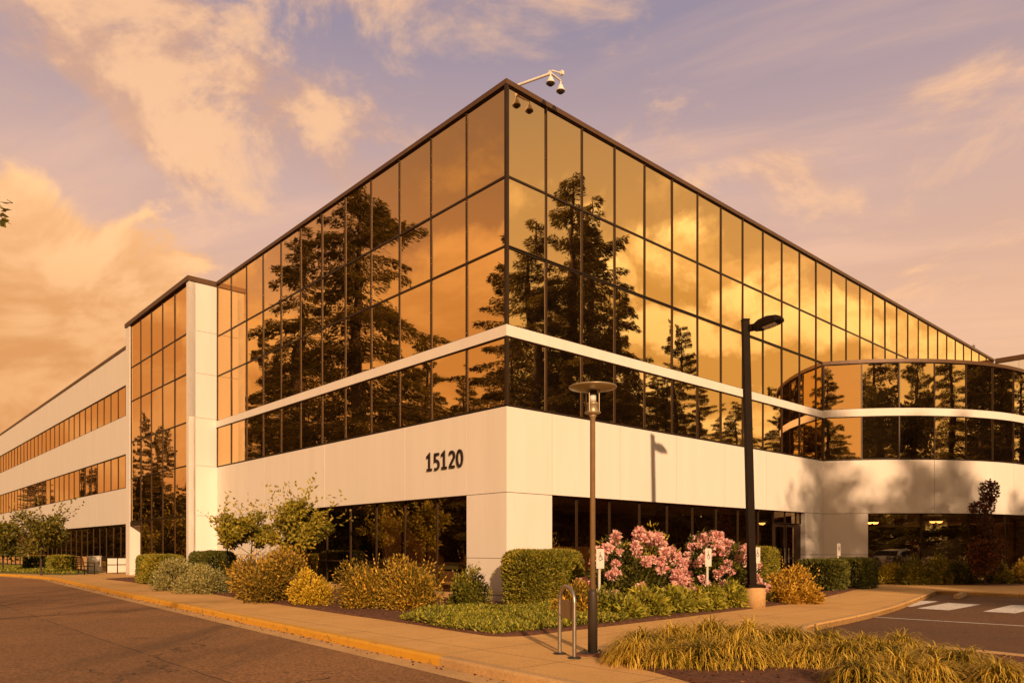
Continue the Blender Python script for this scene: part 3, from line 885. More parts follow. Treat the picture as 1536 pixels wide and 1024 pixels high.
# ---- numerals on the wall
def ribbon(pts, wd):
    """stroke outline (mitred) as quads, in 2D"""
    pts = [np.array(p, float) for p in pts]; n = len(pts); L_, R_ = [], []
    for i in range(n):
        a = pts[max(i-1, 0)]; b = pts[min(i+1, n-1)]
        t1 = pts[i]-a if i else b-pts[i]; t2 = b-pts[i] if i < n-1 else t1
        t1 = t1/np.linalg.norm(t1); t2 = t2/np.linalg.norm(t2)
        tt = t1+t2; tt /= np.linalg.norm(tt)
        nn = np.array([-tt[1], tt[0]]); k = wd/2/max(.45, float(np.dot(nn, np.array([-t1[1], t1[0]]))))
        L_.append(pts[i]+nn*k); R_.append(pts[i]-nn*k)
    return L_, R_
def arc(cx, cy, rx, ry, a0, a1, n=14):
    return [(cx+rx*math.cos(R(a0+(a1-a0)*i/n)), cy+ry*math.sin(R(a0+(a1-a0)*i/n))) for i in range(n+1)]
Wd = .062
DIG = {
 '1': [[(.02, .385), (.145, .47), (.145, .0)], [(.03, .028), (.265, .028)]],
 '5': [[(.26, .452), (.07, .452), (.062, .255), (.10, .268)] + arc(.115, .145, .135, .128, 75, -120, 14)],
 '2': [arc(.145, .335, .112, .122, 160, -25, 12) + [(.05, .045)], [(.03, .03), (.27, .03)]],
 '0': [arc(.145, .24, .115, .218, 90, 450, 28)],
}
NUM = empty('address_number', (0, 0, 0), 0, label='dark address numerals 15120 fixed on the white wall by the corner', cat='address sign')
NUM.location = (*bw(0, 3.50), 3.70); NUM.rotation_euler = (0, 0, A - R(90))      # local x runs along the wall, -y points out
for i, ch in enumerate('15120'):
    mb = MB()
    for s_i, stroke in enumerate(DIG[ch]):
        l, r = ribbon(stroke, Wd); n = len(l)
        x0 = i*.358; y0, y1 = -.05+.002*s_i, -.012
        vs = []
        for k in range(n): vs += [(x0+l[k][0], y0, l[k][1]), (x0+r[k][0], y0, r[k][1]), (x0+r[k][0], y1, r[k][1]), (x0+l[k][0], y1, l[k][1])]
        fs = []
        for k in range(n-1):
            for j in range(4): fs.append((4*k+j, 4*k+4+j, 4*k+4+(j+1) % 4, 4*k+(j+1) % 4))
        fs += [(0, 1, 2, 3), (4*n-1, 4*n-2, 4*n-3, 4*n-4)]
        mb.add(vs, fs)
    for px_, pz_ in ((.145, .03), (.145, .44)):
        mb.tube([(x0+px_, -.02, pz_), (x0+px_, .004, pz_)], .01, 6)
    mb.build('numeral', M['numeral'], NUM)

# ---- camera mast on the roof edge
MAST = empty('security_camera_mount', (*bw(.55, .25), ZT-.25), A, label='white swing arm with two dome cameras on the roof corner', cat='security camera')
MAST.location.z = ZT
mb = MB()
mb.box((-.07, -.02, -.27), (.07, .14, .06)); mb.tube([(0, .06, 0), (0, .06, .22)], .05, 12)
mb.build('bracket', M['white'], MAST)
mb = MB()
mb.tube([(0, .06, .20), (.42, -.89, .28)], .035, 10)
mb.tube([(.42, -.80, .28), (.42, -.89, .34)], .05, 10)
mb.tube([(.42, -.89, .30), (.86, -.84, .30)], .026, 8)
mb.tube([(.46, -.89, .38), (.80, -.95, .42)], .02, 8); mb.box((.74, -1.0, .37), (.82, -.90, .47))
mb.build('arm', M['white'], MAST)
for cx, cy in ((.42, -.893), (.856, -.84)):
    mb = MB(); mb.tube([(cx, cy, .31), (cx, cy, .2)], .022, 8)
    mb.lathe([(.03, .21), (.06, .17), (.085, .10), (.115, .05), (.12, .02), (.105, .02)], 20, (cx, cy))
    hd = mb.build('camera_housing', M['white'], MAST)
    mb = MB(); mb.lathe([(.098, .022), (.088, .0), (.06, -.032), (.02, -.048), (.0001, -.05)], 20, (cx, cy))
    mb.build('camera_dome', M['black'], hd)
#PART3
# ------------------------------------------------------------------ STREET FURNITURE
def ptz(x, y, z=0.0): return (x, y, z)
# pedestrian lamp
lx, ly = gp(889, 980)
LP = empty('pedestrian_lamp', (lx, ly, 0), 0, label='slender pedestrian lamp with wide disc hat on the pavement by the bike rack', cat='street lamp')
mb = MB(); mb.box((-.27, -.26, -.03), (.10, -.06, .022)); mb.build('footing', M['mulch'], LP, bevel=.012)
mb = MB(); mb.lathe([(.19, .0), (.19, .022), (.175, .03), (.09, .034)], 32)
for k in range(4):
    q = math.pi/4+k*math.pi/2
    mb.lathe([(.016, .03), (.016, .05), (.0001, .053)], 8, (.145*math.cos(q), .145*math.sin(q)))
mb.build('base_plate', M['black'], LP)
mb = MB(); mb.lathe([(.066, .03), (.066, .80), (.062, .84), (.048, .868), (.036, .876)], 28); mb.build('sleeve', M['lampdark'], LP)
mb = MB(); mb.lathe([(.037, .85), (.036, 3.20), (.05, 3.215), (.05, 3.235), (.03, 3.25)], 24); mb.build('pole', M['lamppaint'], LP)
ln = empty('lantern', (0, 0, 0)); ln.parent = LP
mb = MB(); mb.lathe([(.03, 3.235), (.11, 3.262), (.112, 3.274), (.075, 3.28), (.072, 3.29), (.072, 3.375), (.082, 3.38), (.086, 3.392), (.05, 3.42), (.02, 3.43)], 28); mb.build('lamp_cup', M['brass'], ln)
mb = MB(); mb.lathe([(.042, 3.42), (.042, 3.5), (.062, 3.505), (.066, 3.57)], 24); mb.build('lamp_socket', M['lampdark'], ln)
mb = MB(); mb.lathe([(.046, 3.42), (.046, 3.5)], 24); mb.build('lamp_glass', M['lens'], ln)
for k in range(4):
    q = math.pi/4+k*math.pi/2 + .2
    mb = MB(); mb.tube([(.098*math.cos(q), .098*math.sin(q), 3.27), (.098*math.cos(q), .098*math.sin(q), 3.60)], .0075, 8); mb.build('lamp_rod', M['brass'], ln)
mb = MB(); mb.lathe([(.066, 3.565), (.20, 3.575), (.315, 3.603), (.325, 3.611), (.325, 3.619), (.315, 3.625), (.18, 3.648), (.05, 3.66), (.0001, 3.662)], 48); mb.build('lamp_hat', M['brass'], LP)

# bike rack
p1 = np.array(gp(839.5, 980)); p2 = np.array(gp(861.5, 986.5))
BK = empty('bike_rack', ((p1[0]+p2[0])/2, (p1[1]+p2[1])/2, 0), math.atan2(p2[1]-p1[1], p2[0]-p1[0]), label='bent steel hoop bike rack with tan plate beside the pedestrian lamp', cat='bike rack')
hw = np.linalg.norm(p2-p1)/2
mb = MB(); mb.tube([(-hw, 0, .0), (-hw, 0, .3), (-hw, 0, .72)] + [(-hw*math.cos(q), 0, .72+hw*.95*math.sin(q)) for q in np.linspace(.12, math.pi-.12, 16)] + [(hw, 0, .72), (hw, 0, .3), (hw, 0, 0)], .027, 14)
mb.build('hoop', M['steel'], BK)
for sx in (-hw, hw):
    mb = MB(); mb.lathe([(.088, .0), (.088, .012), (.07, .02), (.03, .024)], 24, (sx, 0)); mb.build('floor_flange', M['black'], BK)
mb = MB(); mb.box((-hw+.035, -.005, .5), (hw-.035, .005, .74)); mb.build('plate', M['plate'], BK, bevel=.002)
mb = MB()
for sx in (-1, 1):
    for zz in (.54, .70): mb.box((sx*(hw-.045), -.012, zz-.012), (sx*(hw-.005), .012, zz+.012))
mb.build('plate_clip', M['steel'], BK, kind='stuff')

# tall area light
tx, ty = gp(1132, 912); ty += .22; tx = (1132-768)/F*ty
TL = empty('parking_light', (tx, ty, 0), 0, label='tall dark square parking lot light on a round concrete footing', cat='street light')
mb = MB(); mb.lathe([(.25, -.1), (.25, .47), (.235, .49), (.0001, .492)], 40); mb.build('footing', M['kerb'], TL)
mb = MB(); mb.box((-.21, -.21, .486), (.21, .21, .56)); mb.build('base_cover', M['bronze'], TL, bevel=.02)
mb = MB()
lean = -.165; h0, h1 = .55, 6.92
def ringz(zz, hw_): 
    cx = lean*(zz-h0)/(h1-h0) - .06
    return [(cx-hw_, -hw_, zz), (cx+hw_, -hw_, zz), (cx+hw_, hw_, zz), (cx-hw_, hw_, zz)]
mb.add(ringz(h0, .088)+ringz(h1, .082), [(0, 1, 5, 4), (1, 2, 6, 5), (2, 3, 7, 6), (3, 0, 4, 7), (4, 5, 6, 7)])
mb.add(ringz(h1, .094)+ringz(h1+.03, .09), [(0, 1, 5, 4), (1, 2, 6, 5), (2, 3, 7, 6), (3, 0, 4, 7), (4, 5, 6, 7), (3, 2, 1, 0)])
mb.build('pole', M['bronze'], TL, bevel=.012)
mb = MB()
hx = lean-.06
mb.box((.09, -.05, 6.64), (.28, .05, 6.80))
st = [(.22, .09, 6.63, 6.80), (.34, .17, 6.64, 6.86), (.55, .20, 6.68, 6.905), (.76, .20, 6.73, 6.89), (.88, .15, 6.765, 6.84)]
vs = []; fs = []
for x_, w_, za, zb in st:
    vs += [(x_, -w_, za), (x_, w_, za), (x_, w_, (za+zb)/2+.02), (x_, w_*.6, zb), (x_, -w_*.6, zb), (x_, -w_, (za+zb)/2+.02)]
for i in range(len(st)-1):
    for j in range(6): fs.append((6*i+j, 6*i+(j+1) % 6, 6*i+6+(j+1) % 6, 6*i+6+j))
fs += [(5, 4, 3, 2, 1, 0), tuple(range(24, 30))]
mb.add(vs, fs)
hd = mb.build('lamp_head', M['bronze'], TL, bevel=.01)
hd.location = (hx, 0, 0); hd.rotation_euler = (0, 0, R(-38))
mb = MB(); mb.add([(.44, -.12, 6.648), (.44, .12, 6.648), (.74, .12, 6.716), (.74, -.12, 6.716), (.44, -.12, 6.68), (.44, .12, 6.68), (.74, .12, 6.75), (.74, -.12, 6.75)], [(0, 1, 2, 3), (0, 4, 5, 1), (1, 5, 6, 2), (2, 6, 7, 3), (3, 7, 4, 0)])
mb.build('lamp_lens', M['lens'], hd)

# accessible parking signs
def access_sign(px_, base_y, ztop, label, rz=None, ph=.42, pw=.25):
    y = base_y; x = (px_-768)/F*y
    s = empty('parking_sign', (x, y, 0), A if rz is None else rz, label=label, cat='parking sign', group='accessible parking signs in the beds')
    mb = MB(); mb.box((-.018, -.018, -.1), (.018, .018, ztop-.02)); mb.build('post', M['white'], s)
    mb = MB(); mb.box((-pw/2, -.032, ztop-ph), (pw/2, -.02, ztop)); bd = mb.build('sign_board', M['white'], s, bevel=.004)
    zc = ztop-ph*.42
    mb = MB()
    def rb(stroke, wd, dy=.0):
        l, r = ribbon(stroke, wd); n = len(l)
        mb.add([(p[0], -.0345-dy, p[1]) for p in l]+[(p[0], -.0345-dy, p[1]) for p in r], [(i, n+i, n+i+1, i+1) for i in range(n-1)])
    mb.lathe([(.0001, 0), (.001, 0)], 6)
    mb.v, mb.f, mb.m, mb.smooth = [], [], [], []
    rb([(-.015, zc+.075), (-.015, zc+.01), (.04, zc+.01), (.06, zc-.045), (.075, zc-.04)], .017)
    rb([(-.015, zc+.045), (.03, zc+.045)], .013, .0004)
    rb(arc(-.005, zc-.02, .048, .048, 110, 340, 16), .014, .0006)
    rb(arc(-.015, zc+.098, .008, .008, 0, 360, 10), .015, .0002)
    mb.build('wheelchair_symbol', M['signblue'], bd)
    return s
access_sign(1061, 17.3, 1.43, 'white accessible parking sign in front of the pink rhododendrons')
access_sign(899, 15.8, 1.42, 'white accessible parking sign half hidden behind the pedestrian lamp pole')
access_sign(1135, 19.2, 1.46, 'white accessible parking sign half hidden behind the tall light pole')
access_sign(1257, 25.2, 1.60, 'white accessible parking sign before the white pier and dark hedge')

# bench, white cabinet, handrail and rail fence by the long wing
bx, by = gp(130, 861)
BN = empty('bench', (bx, by, 0), A+R(90), label='dark metal bench on the walk near the long wing', cat='bench')
mb = MB(); [mb.box((-.75, -.22+.11*i, .43), (.75, -.14+.11*i, .455)) for i in range(5)]; mb.build('seat', M['bronze'], BN)
mb = MB(); [mb.box((-.75, .28+.02*i, .52+.1*i), (.75, .30+.02*i, .60+.1*i)) for i in range(4)]; mb.build('backrest', M['coping'], BN)
for sx in (-.7, .7):
    mb = MB(); mb.tube([(sx, -.22, 0), (sx, -.22, .64), (sx, .2, .66)], .024, 8); mb.build('leg', M['bronze'], BN)
    mb = MB(); mb.tube([(sx, .26, 0), (sx, .28, .5), (sx, .36, .93)], .024, 8); mb.build('leg', M['bronze'], BN)
cx_, cy_ = gp(141, 857)
UB = empty('utility_cabinet', (cx_, cy_, 0), A, label='white utility cabinet standing behind the bench by the long wing', cat='utility cabinet')
mb = MB(); mb.box((-.35, -.22, .0), (.35, .22, .92)); mb.build('cabinet_body', M['white'], UB, bevel=.02)
mb = MB(); mb.box((-.38, -.25, .92), (.38, .25, .97)); mb.build('cabinet_lid', M['white'], UB, bevel=.01)
mb = MB(); mb.box((-.3, -.232, .08), (.3, -.22, .86)); dd = mb.build('cabinet_door', M['white'], UB, bevel=.004)
mb = MB(); mb.box((.2, -.25, .45), (.23, -.232, .6)); mb.build('handle', M['black'], dd)
hx_, hy_ = gp(176, 859.5)
HR = empty('handrail', (hx_, hy_, 0), A, label='dark steel handrail with pale infill panel beside the stair tower', cat='handrail')
mb = MB(); mb.tube([(-.55, 0, .92), (.55, 0, .92)], .025, 8); mb.build('top_rail', M['bronze'], HR)
mb = MB(); mb.tube([(-.55, 0, .5), (.55, 0, .5)], .018, 8); mb.build('middle_rail', M['bronze'], HR)
for sx in (-.55, 0, .55):
    mb = MB(); mb.tube([(sx, 0, 0), (sx, 0, .92)], .022, 8); mb.build('post', M['bronze'], HR)
mb = MB(); mb.box((-.5, .03, .06), (.5, .05, .86)); mb.build('infill_panel', M['white'], HR)
FN = empty('rail_fence', (*bw(-2.0, 36), 0), A+R(90), label='low dark rail fence along the foot of the long wing', cat='fence')
mb = MB(); mb.box((0, -.03, .86), (48, .03, .92)); mb.build('rail', M['bronze'], FN)
mb = MB(); mb.box((0, -.02, .45), (48, .02, .49)); mb.build('rail', M['bronze'], FN)
for i in range(25):
    mb = MB(); mb.box((2*i-.035, -.035, -.1), (2*i+.035, .035, .95)); mb.build('post', M['bronze'], FN)

# pendant lamps inside the bay
def pendant(px_, y, zb, label):
    x = (px_-768)/F*y
    p = empty('pendant_lamp', (x, y, zb), 0, label=label, cat='pendant lamp', group='lit pendant lamps behind the bay glass')
    mb = MB(); mb.lathe([(.0001, -.06), (.08, -.05), (.13, .0), (.135, .03)], 20); mb.build('lamp_bowl', M['warmlamp'], p)
    mb = MB(); mb.lathe([(.14, .03), (.10, .06), (.02, .08)], 20); mb.tube([(0, 0, .07), (0, 0, 2.985-zb)], .008, 6); mb.build('lamp_stem', M['bronze'], p)
pendant(1304, 34.0, 2.60, 'lit pendant lamp left of the two nearest the white pier')
pendant(1313, 34.0, 2.60, 'lit pendant lamp right of the two nearest the white pier')
pendant(1399, 35.0, 2.68, 'lit pendant lamp left of the pair in mid bay window')
pendant(1409, 35.0, 2.68, 'lit pendant lamp right of the pair in mid bay window')
pendant(1143, 30.5, 2.45, 'lit pendant lamp behind the glass beside the entrance doors')

# ------------------------------------------------------------------ PLANTS
def bush(name, px_, y, size, lm, n, leaf, label, cat='shrub', rz=None, group=None, low=-.02, jitter=.5, up=.25, nl=14, lobe=.42, shell=.6, asp=.45, seed=None, spikes=0, spm=None, z0=.03):
    x = (px_-768)/F*y
    seed = seed or int(px_*7+y*13)
    o = empty(name, (x, y, z0), A if rz is None else rz, label=label, cat=cat, group=group)
    size = (size[0]*1.2, size[1]*1.2, size[2]*1.2); n = int(n*1.35); leaf *= 1.22
    P, D, r = lobes_points(n, size, nl, lobe, shell, low, seed)
    D = jit(D, jitter, up); r = clump_rnd(r, len(P), .4)
    LL = leaf*RNG.uniform(.7, 1.25, len(P)); WW = np.full(len(P), leaf*asp)
    if spikes:
        P2, D2, r2 = lobes_points(spikes, size, nl, lobe, .25, .25, seed)
        D2 = jit(D2, .25, .9)
        k = 5
        PP = np.concatenate([P2 + unit(D2)*(leaf*1.1*i) for i in range(k)]); DD = np.concatenate([jit(D2, .5)]*k)
        P = np.concatenate([P, PP]); D = np.concatenate([D, DD]); r = np.concatenate([r, .45+.55*RNG.random(len(PP))])
        LL = np.concatenate([LL, np.full(len(PP), leaf*.95)]); WW = np.concatenate([WW, np.full(len(PP), leaf*.4)])
    link('foliage', leaf_mesh('foliage', P, D, LL, WW, lm, r), o)
    mb = MB()
    rg = random.Random(seed)
    for i in range(7):
        q = rg.uniform(0, 6.28); rr = rg.uniform(.3, .7)
        mb.tube([(rg.uniform(-.06, .06), rg.uniform(-.06, .06), -.06), (rr*.5*size[0]*math.cos(q), rr*.5*size[1]*math.sin(q), size[2]*.35), (rr*size[0]*math.cos(q), rr*size[1]*math.sin(q), size[2]*.75)], [.018, .013, .006], 5)
    mb.build('stem', M['bark'], o)
    return o
def hedge(name, px_, y, size, lm, n, leaf, label, rz=None, seed=1, group=None):
    """clipped block with rounded shoulders"""
    x = (px_-768)/F*y; n = int(n*2.2); leaf *= 1.25
    o = empty(name, (x, y, .02), A if rz is None else rz, label=label, cat='hedge', group=group)
    rg = np.random.default_rng(seed)
    p = rg.uniform(-1, 1, (n, 3))
    ar = np.array([size[1]*size[2], size[0]*size[2], size[0]*size[1]*.7])
    ax = rg.choice(3, n, p=ar/ar.sum()); p[np.arange(n), ax] = np.sign(p[np.arange(n), ax])
    top = (ax == 2); p[top, 2] = 1
    q4 = (np.abs(p)**7).sum(1, keepdims=True)**(1/7)
    p = p/np.maximum(q4, 1)                                           # rounded shoulders
    rad = 1 - .24*rg.random(n)**2.0
    ph = rg.random((6, 3))*6.3
    bump = sum(np.sin(p@rg.normal(size=3)*3.2+ph[i, 0]) for i in range(6))/6
    p = p*rad[:, None]*(1+.07*bump[:, None])
    P = p*np.array([size[0]/2, size[1]/2, size[2]/2]) + np.array([0, 0, size[2]/2])
    keep = P[:, 2] > -.02; P = P[keep]; dd = p[keep]
    r = np.clip(.25+.25*bump[keep]+.55*rg.random(len(P)), 0, 1)
    link('foliage', leaf_mesh('foliage', P, jit(dd, .55, .3), leaf*rg.uniform(.7, 1.3, len(P)), leaf*.55, lm, r), o)
    mb = MB()
    rr = random.Random(seed)
    for i in range(6):
        sx = rr.uniform(-.4, .4)*size[0]; sy = rr.uniform(-.3, .3)*size[1]
        mb.tube([(sx, sy, -.06), (sx+rr.uniform(-.1, .1), sy+rr.uniform(-.1, .1), size[2]*.6)], [.02, .01], 5)
    mb.build('stem', M['bark'], o)
    return o
ALONG_L = A+R(90)
# left bed
hedge('clipped_hedge', 240, 30.0, (2.7, 1.2, 1.10), LM['hedge'], 7000, .075, 'clipped green hedge standing before the stair tower glass', ALONG_L, 3)
hedge('clipped_hedge', 318, 27.6, (2.4, 1.0, 1.25), LM['darkhedge'], 6000, .075, 'dark clipped hedge at the foot of the white tower side', ALONG_L, 4)
bush('silvery_shrub', 268, 25.4, (1.1, .75, .85), LM['silver'], 6500, .075, 'silvery green mounded shrub beside the walk, farther of the two', rz=ALONG_L, asp=.38, up=.3)
bush('silvery_shrub', 310, 23.6, (1.0, .72, .78), LM['silver'], 6500, .07, 'silvery green mounded shrub beside the walk next to the big rusty shrub', rz=ALONG_L, asp=.38, up=.3)
bush('rusty_shrub', 412, 20.6, (1.75, 1.2, 1.32), LM['barberry'], 15000, .085, 'largest rusty green arching shrub below the young trees', rz=ALONG_L, nl=24, lobe=.34, asp=.42, up=.2, spikes=150)
bush('golden_shrub', 461, 18.65, (.62, .52, .80), LM['gold'], 5200, .055, 'bright golden shrub at the right foot of the rusty shrub', rz=ALONG_L)
bush('upright_shrub', 548, 17.8, (.85, .75, .92), LM['nandina'], 7000, .075, 'bronze green shrub with upright shoots, left of the pair below the dark windows', rz=ALONG_L, spikes=80, asp=.38, up=.4)
bush('upright_shrub', 614, 17.4, (.9, .75, 1.02), LM['nandina'], 8000, .075, 'bronze green shrub with upright shoots, right of the pair below the dark windows', rz=ALONG_L, spikes=110, asp=.38, up=.4)
bush('small_shrub', 703, 18.35, (.56, .50, .74), LM['hedge'], 4200, .065, 'small round yellow green shrub against the white corner column', spikes=40, up=.5)
# right of the corner
hedge('clipped_hedge', 815, 18.6, (2.05, 1.0, 1.33), LM['hedge'], 9500, .06, 'clipped leafy hedge against the right side of the corner column', A, 8)
bush('bronze_leaf_shrub', 868, 15.6, (.55, .45, .62), LM['nandina'], 2600, .075, 'low bronze leaved shrub behind the bike rack hoop', up=.5)
def flowering(px_, y, size, n, nf, label, seed):
    o = bush('rhododendron', px_, y, size, LM['rhodo'], n, .12, label, cat='flowering shrub', group='pink flowering rhododendrons', asp=.36, jitter=.6, up=.1, nl=18, lobe=.38, seed=seed)
    rq = np.random.default_rng(seed+5)
    D = unit(rq.normal(size=(nf*8, 3))); D = D[(D[:, 2] > -.05) & (D[:, 1] < .25)][:nf]
    P = D*np.array(size)*rq.uniform(.97, 1.12, (len(D), 1)); P[:, 2] = np.maximum(P[:, 2], .35)
    rg = np.random.default_rng(seed)
    fm = []
    for v in range(3):
        dd = unit(rg.normal(size=(60, 3))+np.array([0, 0, .35])); pp = dd*rg.uniform(.03, .075, (60, 1))
        fm.append(leaf_mesh('flower_truss', pp, jit(dd, .6), .062, .05, LM['pink'], np.clip(rg.normal(.5, .3, 60), 0, 1), fold=.3))
    for i, (p, d_) in enumerate(zip(P, D)):
        f = link('flower_truss', fm[i % 3], o)
        f.location = p + d_*.05; f.rotation_euler = (rg.uniform(-.6, .6), rg.uniform(-.6, .6), rg.uniform(0, 6.28)); s_ = rg.uniform(.9, 1.6); s_ *= .98; f.scale = (s_, s_, s_)
flowering(952, 17.7, (1.62, 1.05, 1.62), 7500, 97, 'pink rhododendron just right of the pedestrian lamp pole', 21)
flowering(1068, 19.2, (1.50, 1.05, 1.60), 7000, 95, 'pink rhododendron between the sign and the tall light pole', 23)
bush('yellow_leaf_shrub', 992, 20.6, (1.0, .6, 1.62), LM['yellowtip'], 2600, .10, 'tall yellow leaved shrub rising behind the pink rhododendrons', spikes=0, asp=.4, nl=20)
# strap leaved plants along the walk
ea, eb = np.array([2.3, 15.15]), np.array([5.2, 17.75])
lbl = ['leafy green clump edging the walk, nearest the pedestrian lamp', 'second leafy green clump along the walk from the pedestrian lamp', 'third leafy green clump along the walk below the pink rhododendrons', 'fourth leafy green clump along the walk below the white sign post', 'fifth leafy green clump along the walk, second from the tall light footing', 'leafy green clump along the walk right beside the tall light footing']
for i in range(6):
    p = ea+(eb-ea)*(i/5.0)+np.array([-.674, .738])*(.06*(i % 2))
    bush('edging_plant', 768+F*p[0]/p[1], p[1], (.44, .44, .50), LM['lily'], 1500, .115, lbl[i], cat='plant', group='leafy clumps edging the walk', asp=.36, jitter=.45, up=-.15, nl=16, lobe=.36, shell=.7, seed=300+i)
    p2 = p+np.array([-.674, .738])*.62
    if i in (0, 2, 4): bush('edging_plant', 768+F*p2[0]/p2[1], p2[1], (.5, .42, .52), LM['cover'], 1300, .10, ['low green filler plant behind the edging clumps nearest the lamp', '', 'low green filler plant behind the edging clumps at the middle', '', 'low green filler plant behind the edging clumps by the tall light'][i], cat='plant', asp=.4, up=.1, seed=330+i)
bush('orange_shrub', 1188, 19.6, (.85, .7, .74), LM['orange'], 5600, .07, 'orange gold shrub right of the tall light footing', spikes=70, up=.5)
hedge('clipped_hedge', 1128, 23.0, (2.0, .9, 1.42), LM['hedge'], 6500, .07, 'clipped green hedge behind the tall light pole by the doors', A, 12)
hedge('clipped_hedge', 1232, 25.3, (1.5, 1.3, .98), LM['darkhedge'], 5200, .08, 'dark green hedge at the pier, nearer the doors', A, 13)
hedge('clipped_hedge', 1278, 26.6, (1.4, 1.3, 1.0), LM['darkhedge'], 5200, .08, 'dark green hedge at the pier, nearer the bay window', A, 14)
bayl = ['left most yellow green shrub under the bay window', 'second yellow green shrub from the pier under the bay window', 'third shrub from the pier, before the bay window', 'shrub left of the dark red tree under the bay', 'shrub right of the dark red tree under the bay', 'outermost shrub under the bay at the photo edge']
for i, (p, y, h, m_) in enumerate([(1338, 29.7, .80, 'yellowtip'), (1368, 29.2, 1.0, 'hedge'), (1404, 29.3, .95, 'hedge'), (1438, 29.4, .80, 'darkhedge'), (1500, 29.6, .80, 'hedge'), (1532, 29.9, .85, 'nandina')]):
    bush('bay_shrub', p, y, (.62, .55, h), LM[m_], 2600, .09, bayl[i], group='shrubs under the bay window', up=.4)
# ground covers (nobody could count these leaves)
def scatter_poly(poly, n, seed=0):
    rg = np.random.default_rng(seed); poly = np.array(poly)
    lo, hi = poly.min(0), poly.max(0)
    out = np.zeros((0, 2))
    while len(out) < n:
        p = rg.uniform(lo, hi, (n*2, 2)); ins = np.zeros(len(p), bool)
        x, y = p[:, 0], p[:, 1]
        for i in range(len(poly)):
            (x1, y1), (x2, y2) = poly[i], poly[i-1]
            c = ((y1 > y) != (y2 > y)) & (x < (x2-x1)*(y-y1)/(y2-y1+1e-12)+x1)
            ins ^= c
        out = np.concatenate([out, p[ins]])
    return out[:n]
def cover(name, poly, n, h, leaf, lm, label, seed):
    p = scatter_poly(poly, n, seed); rg = np.random.default_rng(seed)
    hh = h*(.45+.55*np.sin(p[:, 0]*2.1+seed)*np.sin(p[:, 1]*1.7)**2+.35*rg.random(n))
    P = np.stack([p[:, 0], p[:, 1], .02+np.abs(hh)*rg.random(n)**.6], 1)
    D = rg.normal(size=(n, 3)); D[:, 2] = np.abs(D[:, 2])*1.3+.3
    o = link(name, leaf_mesh(name, P, D, leaf*rg.uniform(.6, 1.3, n), leaf*.45, lm))
    return setp(o, label, name.replace('_', ' '), kind='stuff')
lawn = [gp(598, 931), gp(660, 943), gp(743, 953), gp(835, 945), gp(935, 934.5), gp(952, 926), gp(925, 917), gp(850, 910), gp(790, 911), gp(720, 912), gp(650, 917)]
cover('ground_cover', lawn, 26000, .13, .075, LM['cover'], 'low green ground cover at the walk corner below the column', 5)
cover('lawn_strip', [gp(1312, 873.2), gp(1536, 876.2), (23, 28.7), (23, 29.4), (15.0, 30.4)], 9000, .10, .08, LM['darkhedge'], 'dark green strip of ground cover before the bay shrubs', 6)
cover('wing_lawn', [gp(-40, 857), gp(60, 860.5), gp(96, 861.5), bw(-2.2, 34.5), bw(-2.2, 46), bw(-3.3, 60)], 9000, .10, .12, LM['cover'], 'patch of grass at the foot of the long wing', 7)
p = np.concatenate([scatter_poly(B1, 6500, 3), scatter_poly(B3, 2500, 4)]); n = len(p)
o = link('bark_chips', leaf_mesh('bark_chips', np.stack([p[:, 0], p[:, 1], .036+.014*RNG.random(n)], 1), RNG.normal(size=(n, 3))*np.array([1, 1, .25]), RNG.uniform(.03, .08, n), .022, M['chip']))
setp(o, 'reddish bark chips strewn over the planting beds', 'bark chips', kind='stuff')

kl = dense(KS, .05)
lit_ = []
rgl = np.random.default_rng(91)
for (x, y) in kl:
    if y < -1 or y > 44: continue
    if rgl.random() < .62: lit_.append((x-.633*0+.774*0-rgl.gamma(1.2, .10)*.774, y-rgl.gamma(1.2, .10)*.633, ZR+.022))
for poly in (B1, B3):
    ps = smoothline(poly+[poly[0]], 1)
    for (x, y) in dense(ps, .12):
        if rgl.random() < .5: lit_.append((x+rgl.normal()*.16, y+rgl.normal()*.16, .042 if poly is B3 else .044))
lp = np.array(lit_); n = len(lp)
o = link('leaf_litter', leaf_mesh('leaf_litter', lp, rgl.normal(size=(n, 3))*np.array([1, 1, .2]), rgl.uniform(.025, .065, n), .024, M['chip']))
setp(o, 'fallen leaves and grit along the gutter and bed edges', 'leaf litter', kind='stuff')

# golden grass tussocks in the near island
tus = []
for v in range(5):
    n = 740
    q = RNG.uniform(0, 6.283, n); rr = .40*RNG.random(n)**.6
    hz_ = .34*(1-(rr/.42)**2)*RNG.random(n)**.4
    e = np.clip(1.35-rr*2.0+RNG.normal(size=n)*.3, .1, 1.5)
    q2 = q+RNG.normal(size=n)*.7
    D = np.stack([np.cos(q2)*np.cos(e), np.sin(q2)*np.cos(e), np.sin(e)], 1)
    P = np.stack([np.cos(q)*rr*.8, np.sin(q)*rr*.8, hz_*.75], 1)
    tus.append(blade_mesh('grass_blades', P, D, RNG.uniform(.24, .50, n), RNG.uniform(.011, .020, n), LM['tuss'], RNG.uniform(.9, 1.9, n), 6, np.clip(RNG.normal((.36, .54, .46, .60, .40)[v], .24, n), 0, 1), tip=.45))
tp = [(962, 981), (1012, 974), (1066, 971), (1124, 972), (1182, 974), (1240, 976), (1298, 980), (1352, 984), (955, 996), (1000, 1000), (1048, 1000), (1102, 999), (1154, 998), (1212, 999), (1268, 1002), (1322, 1004), (1348, 1022), (1402, 1003), (1400, 1028), (1444, 1016), (1290, 1032), (1500, 1036), (1036, 986), (925, 994)]
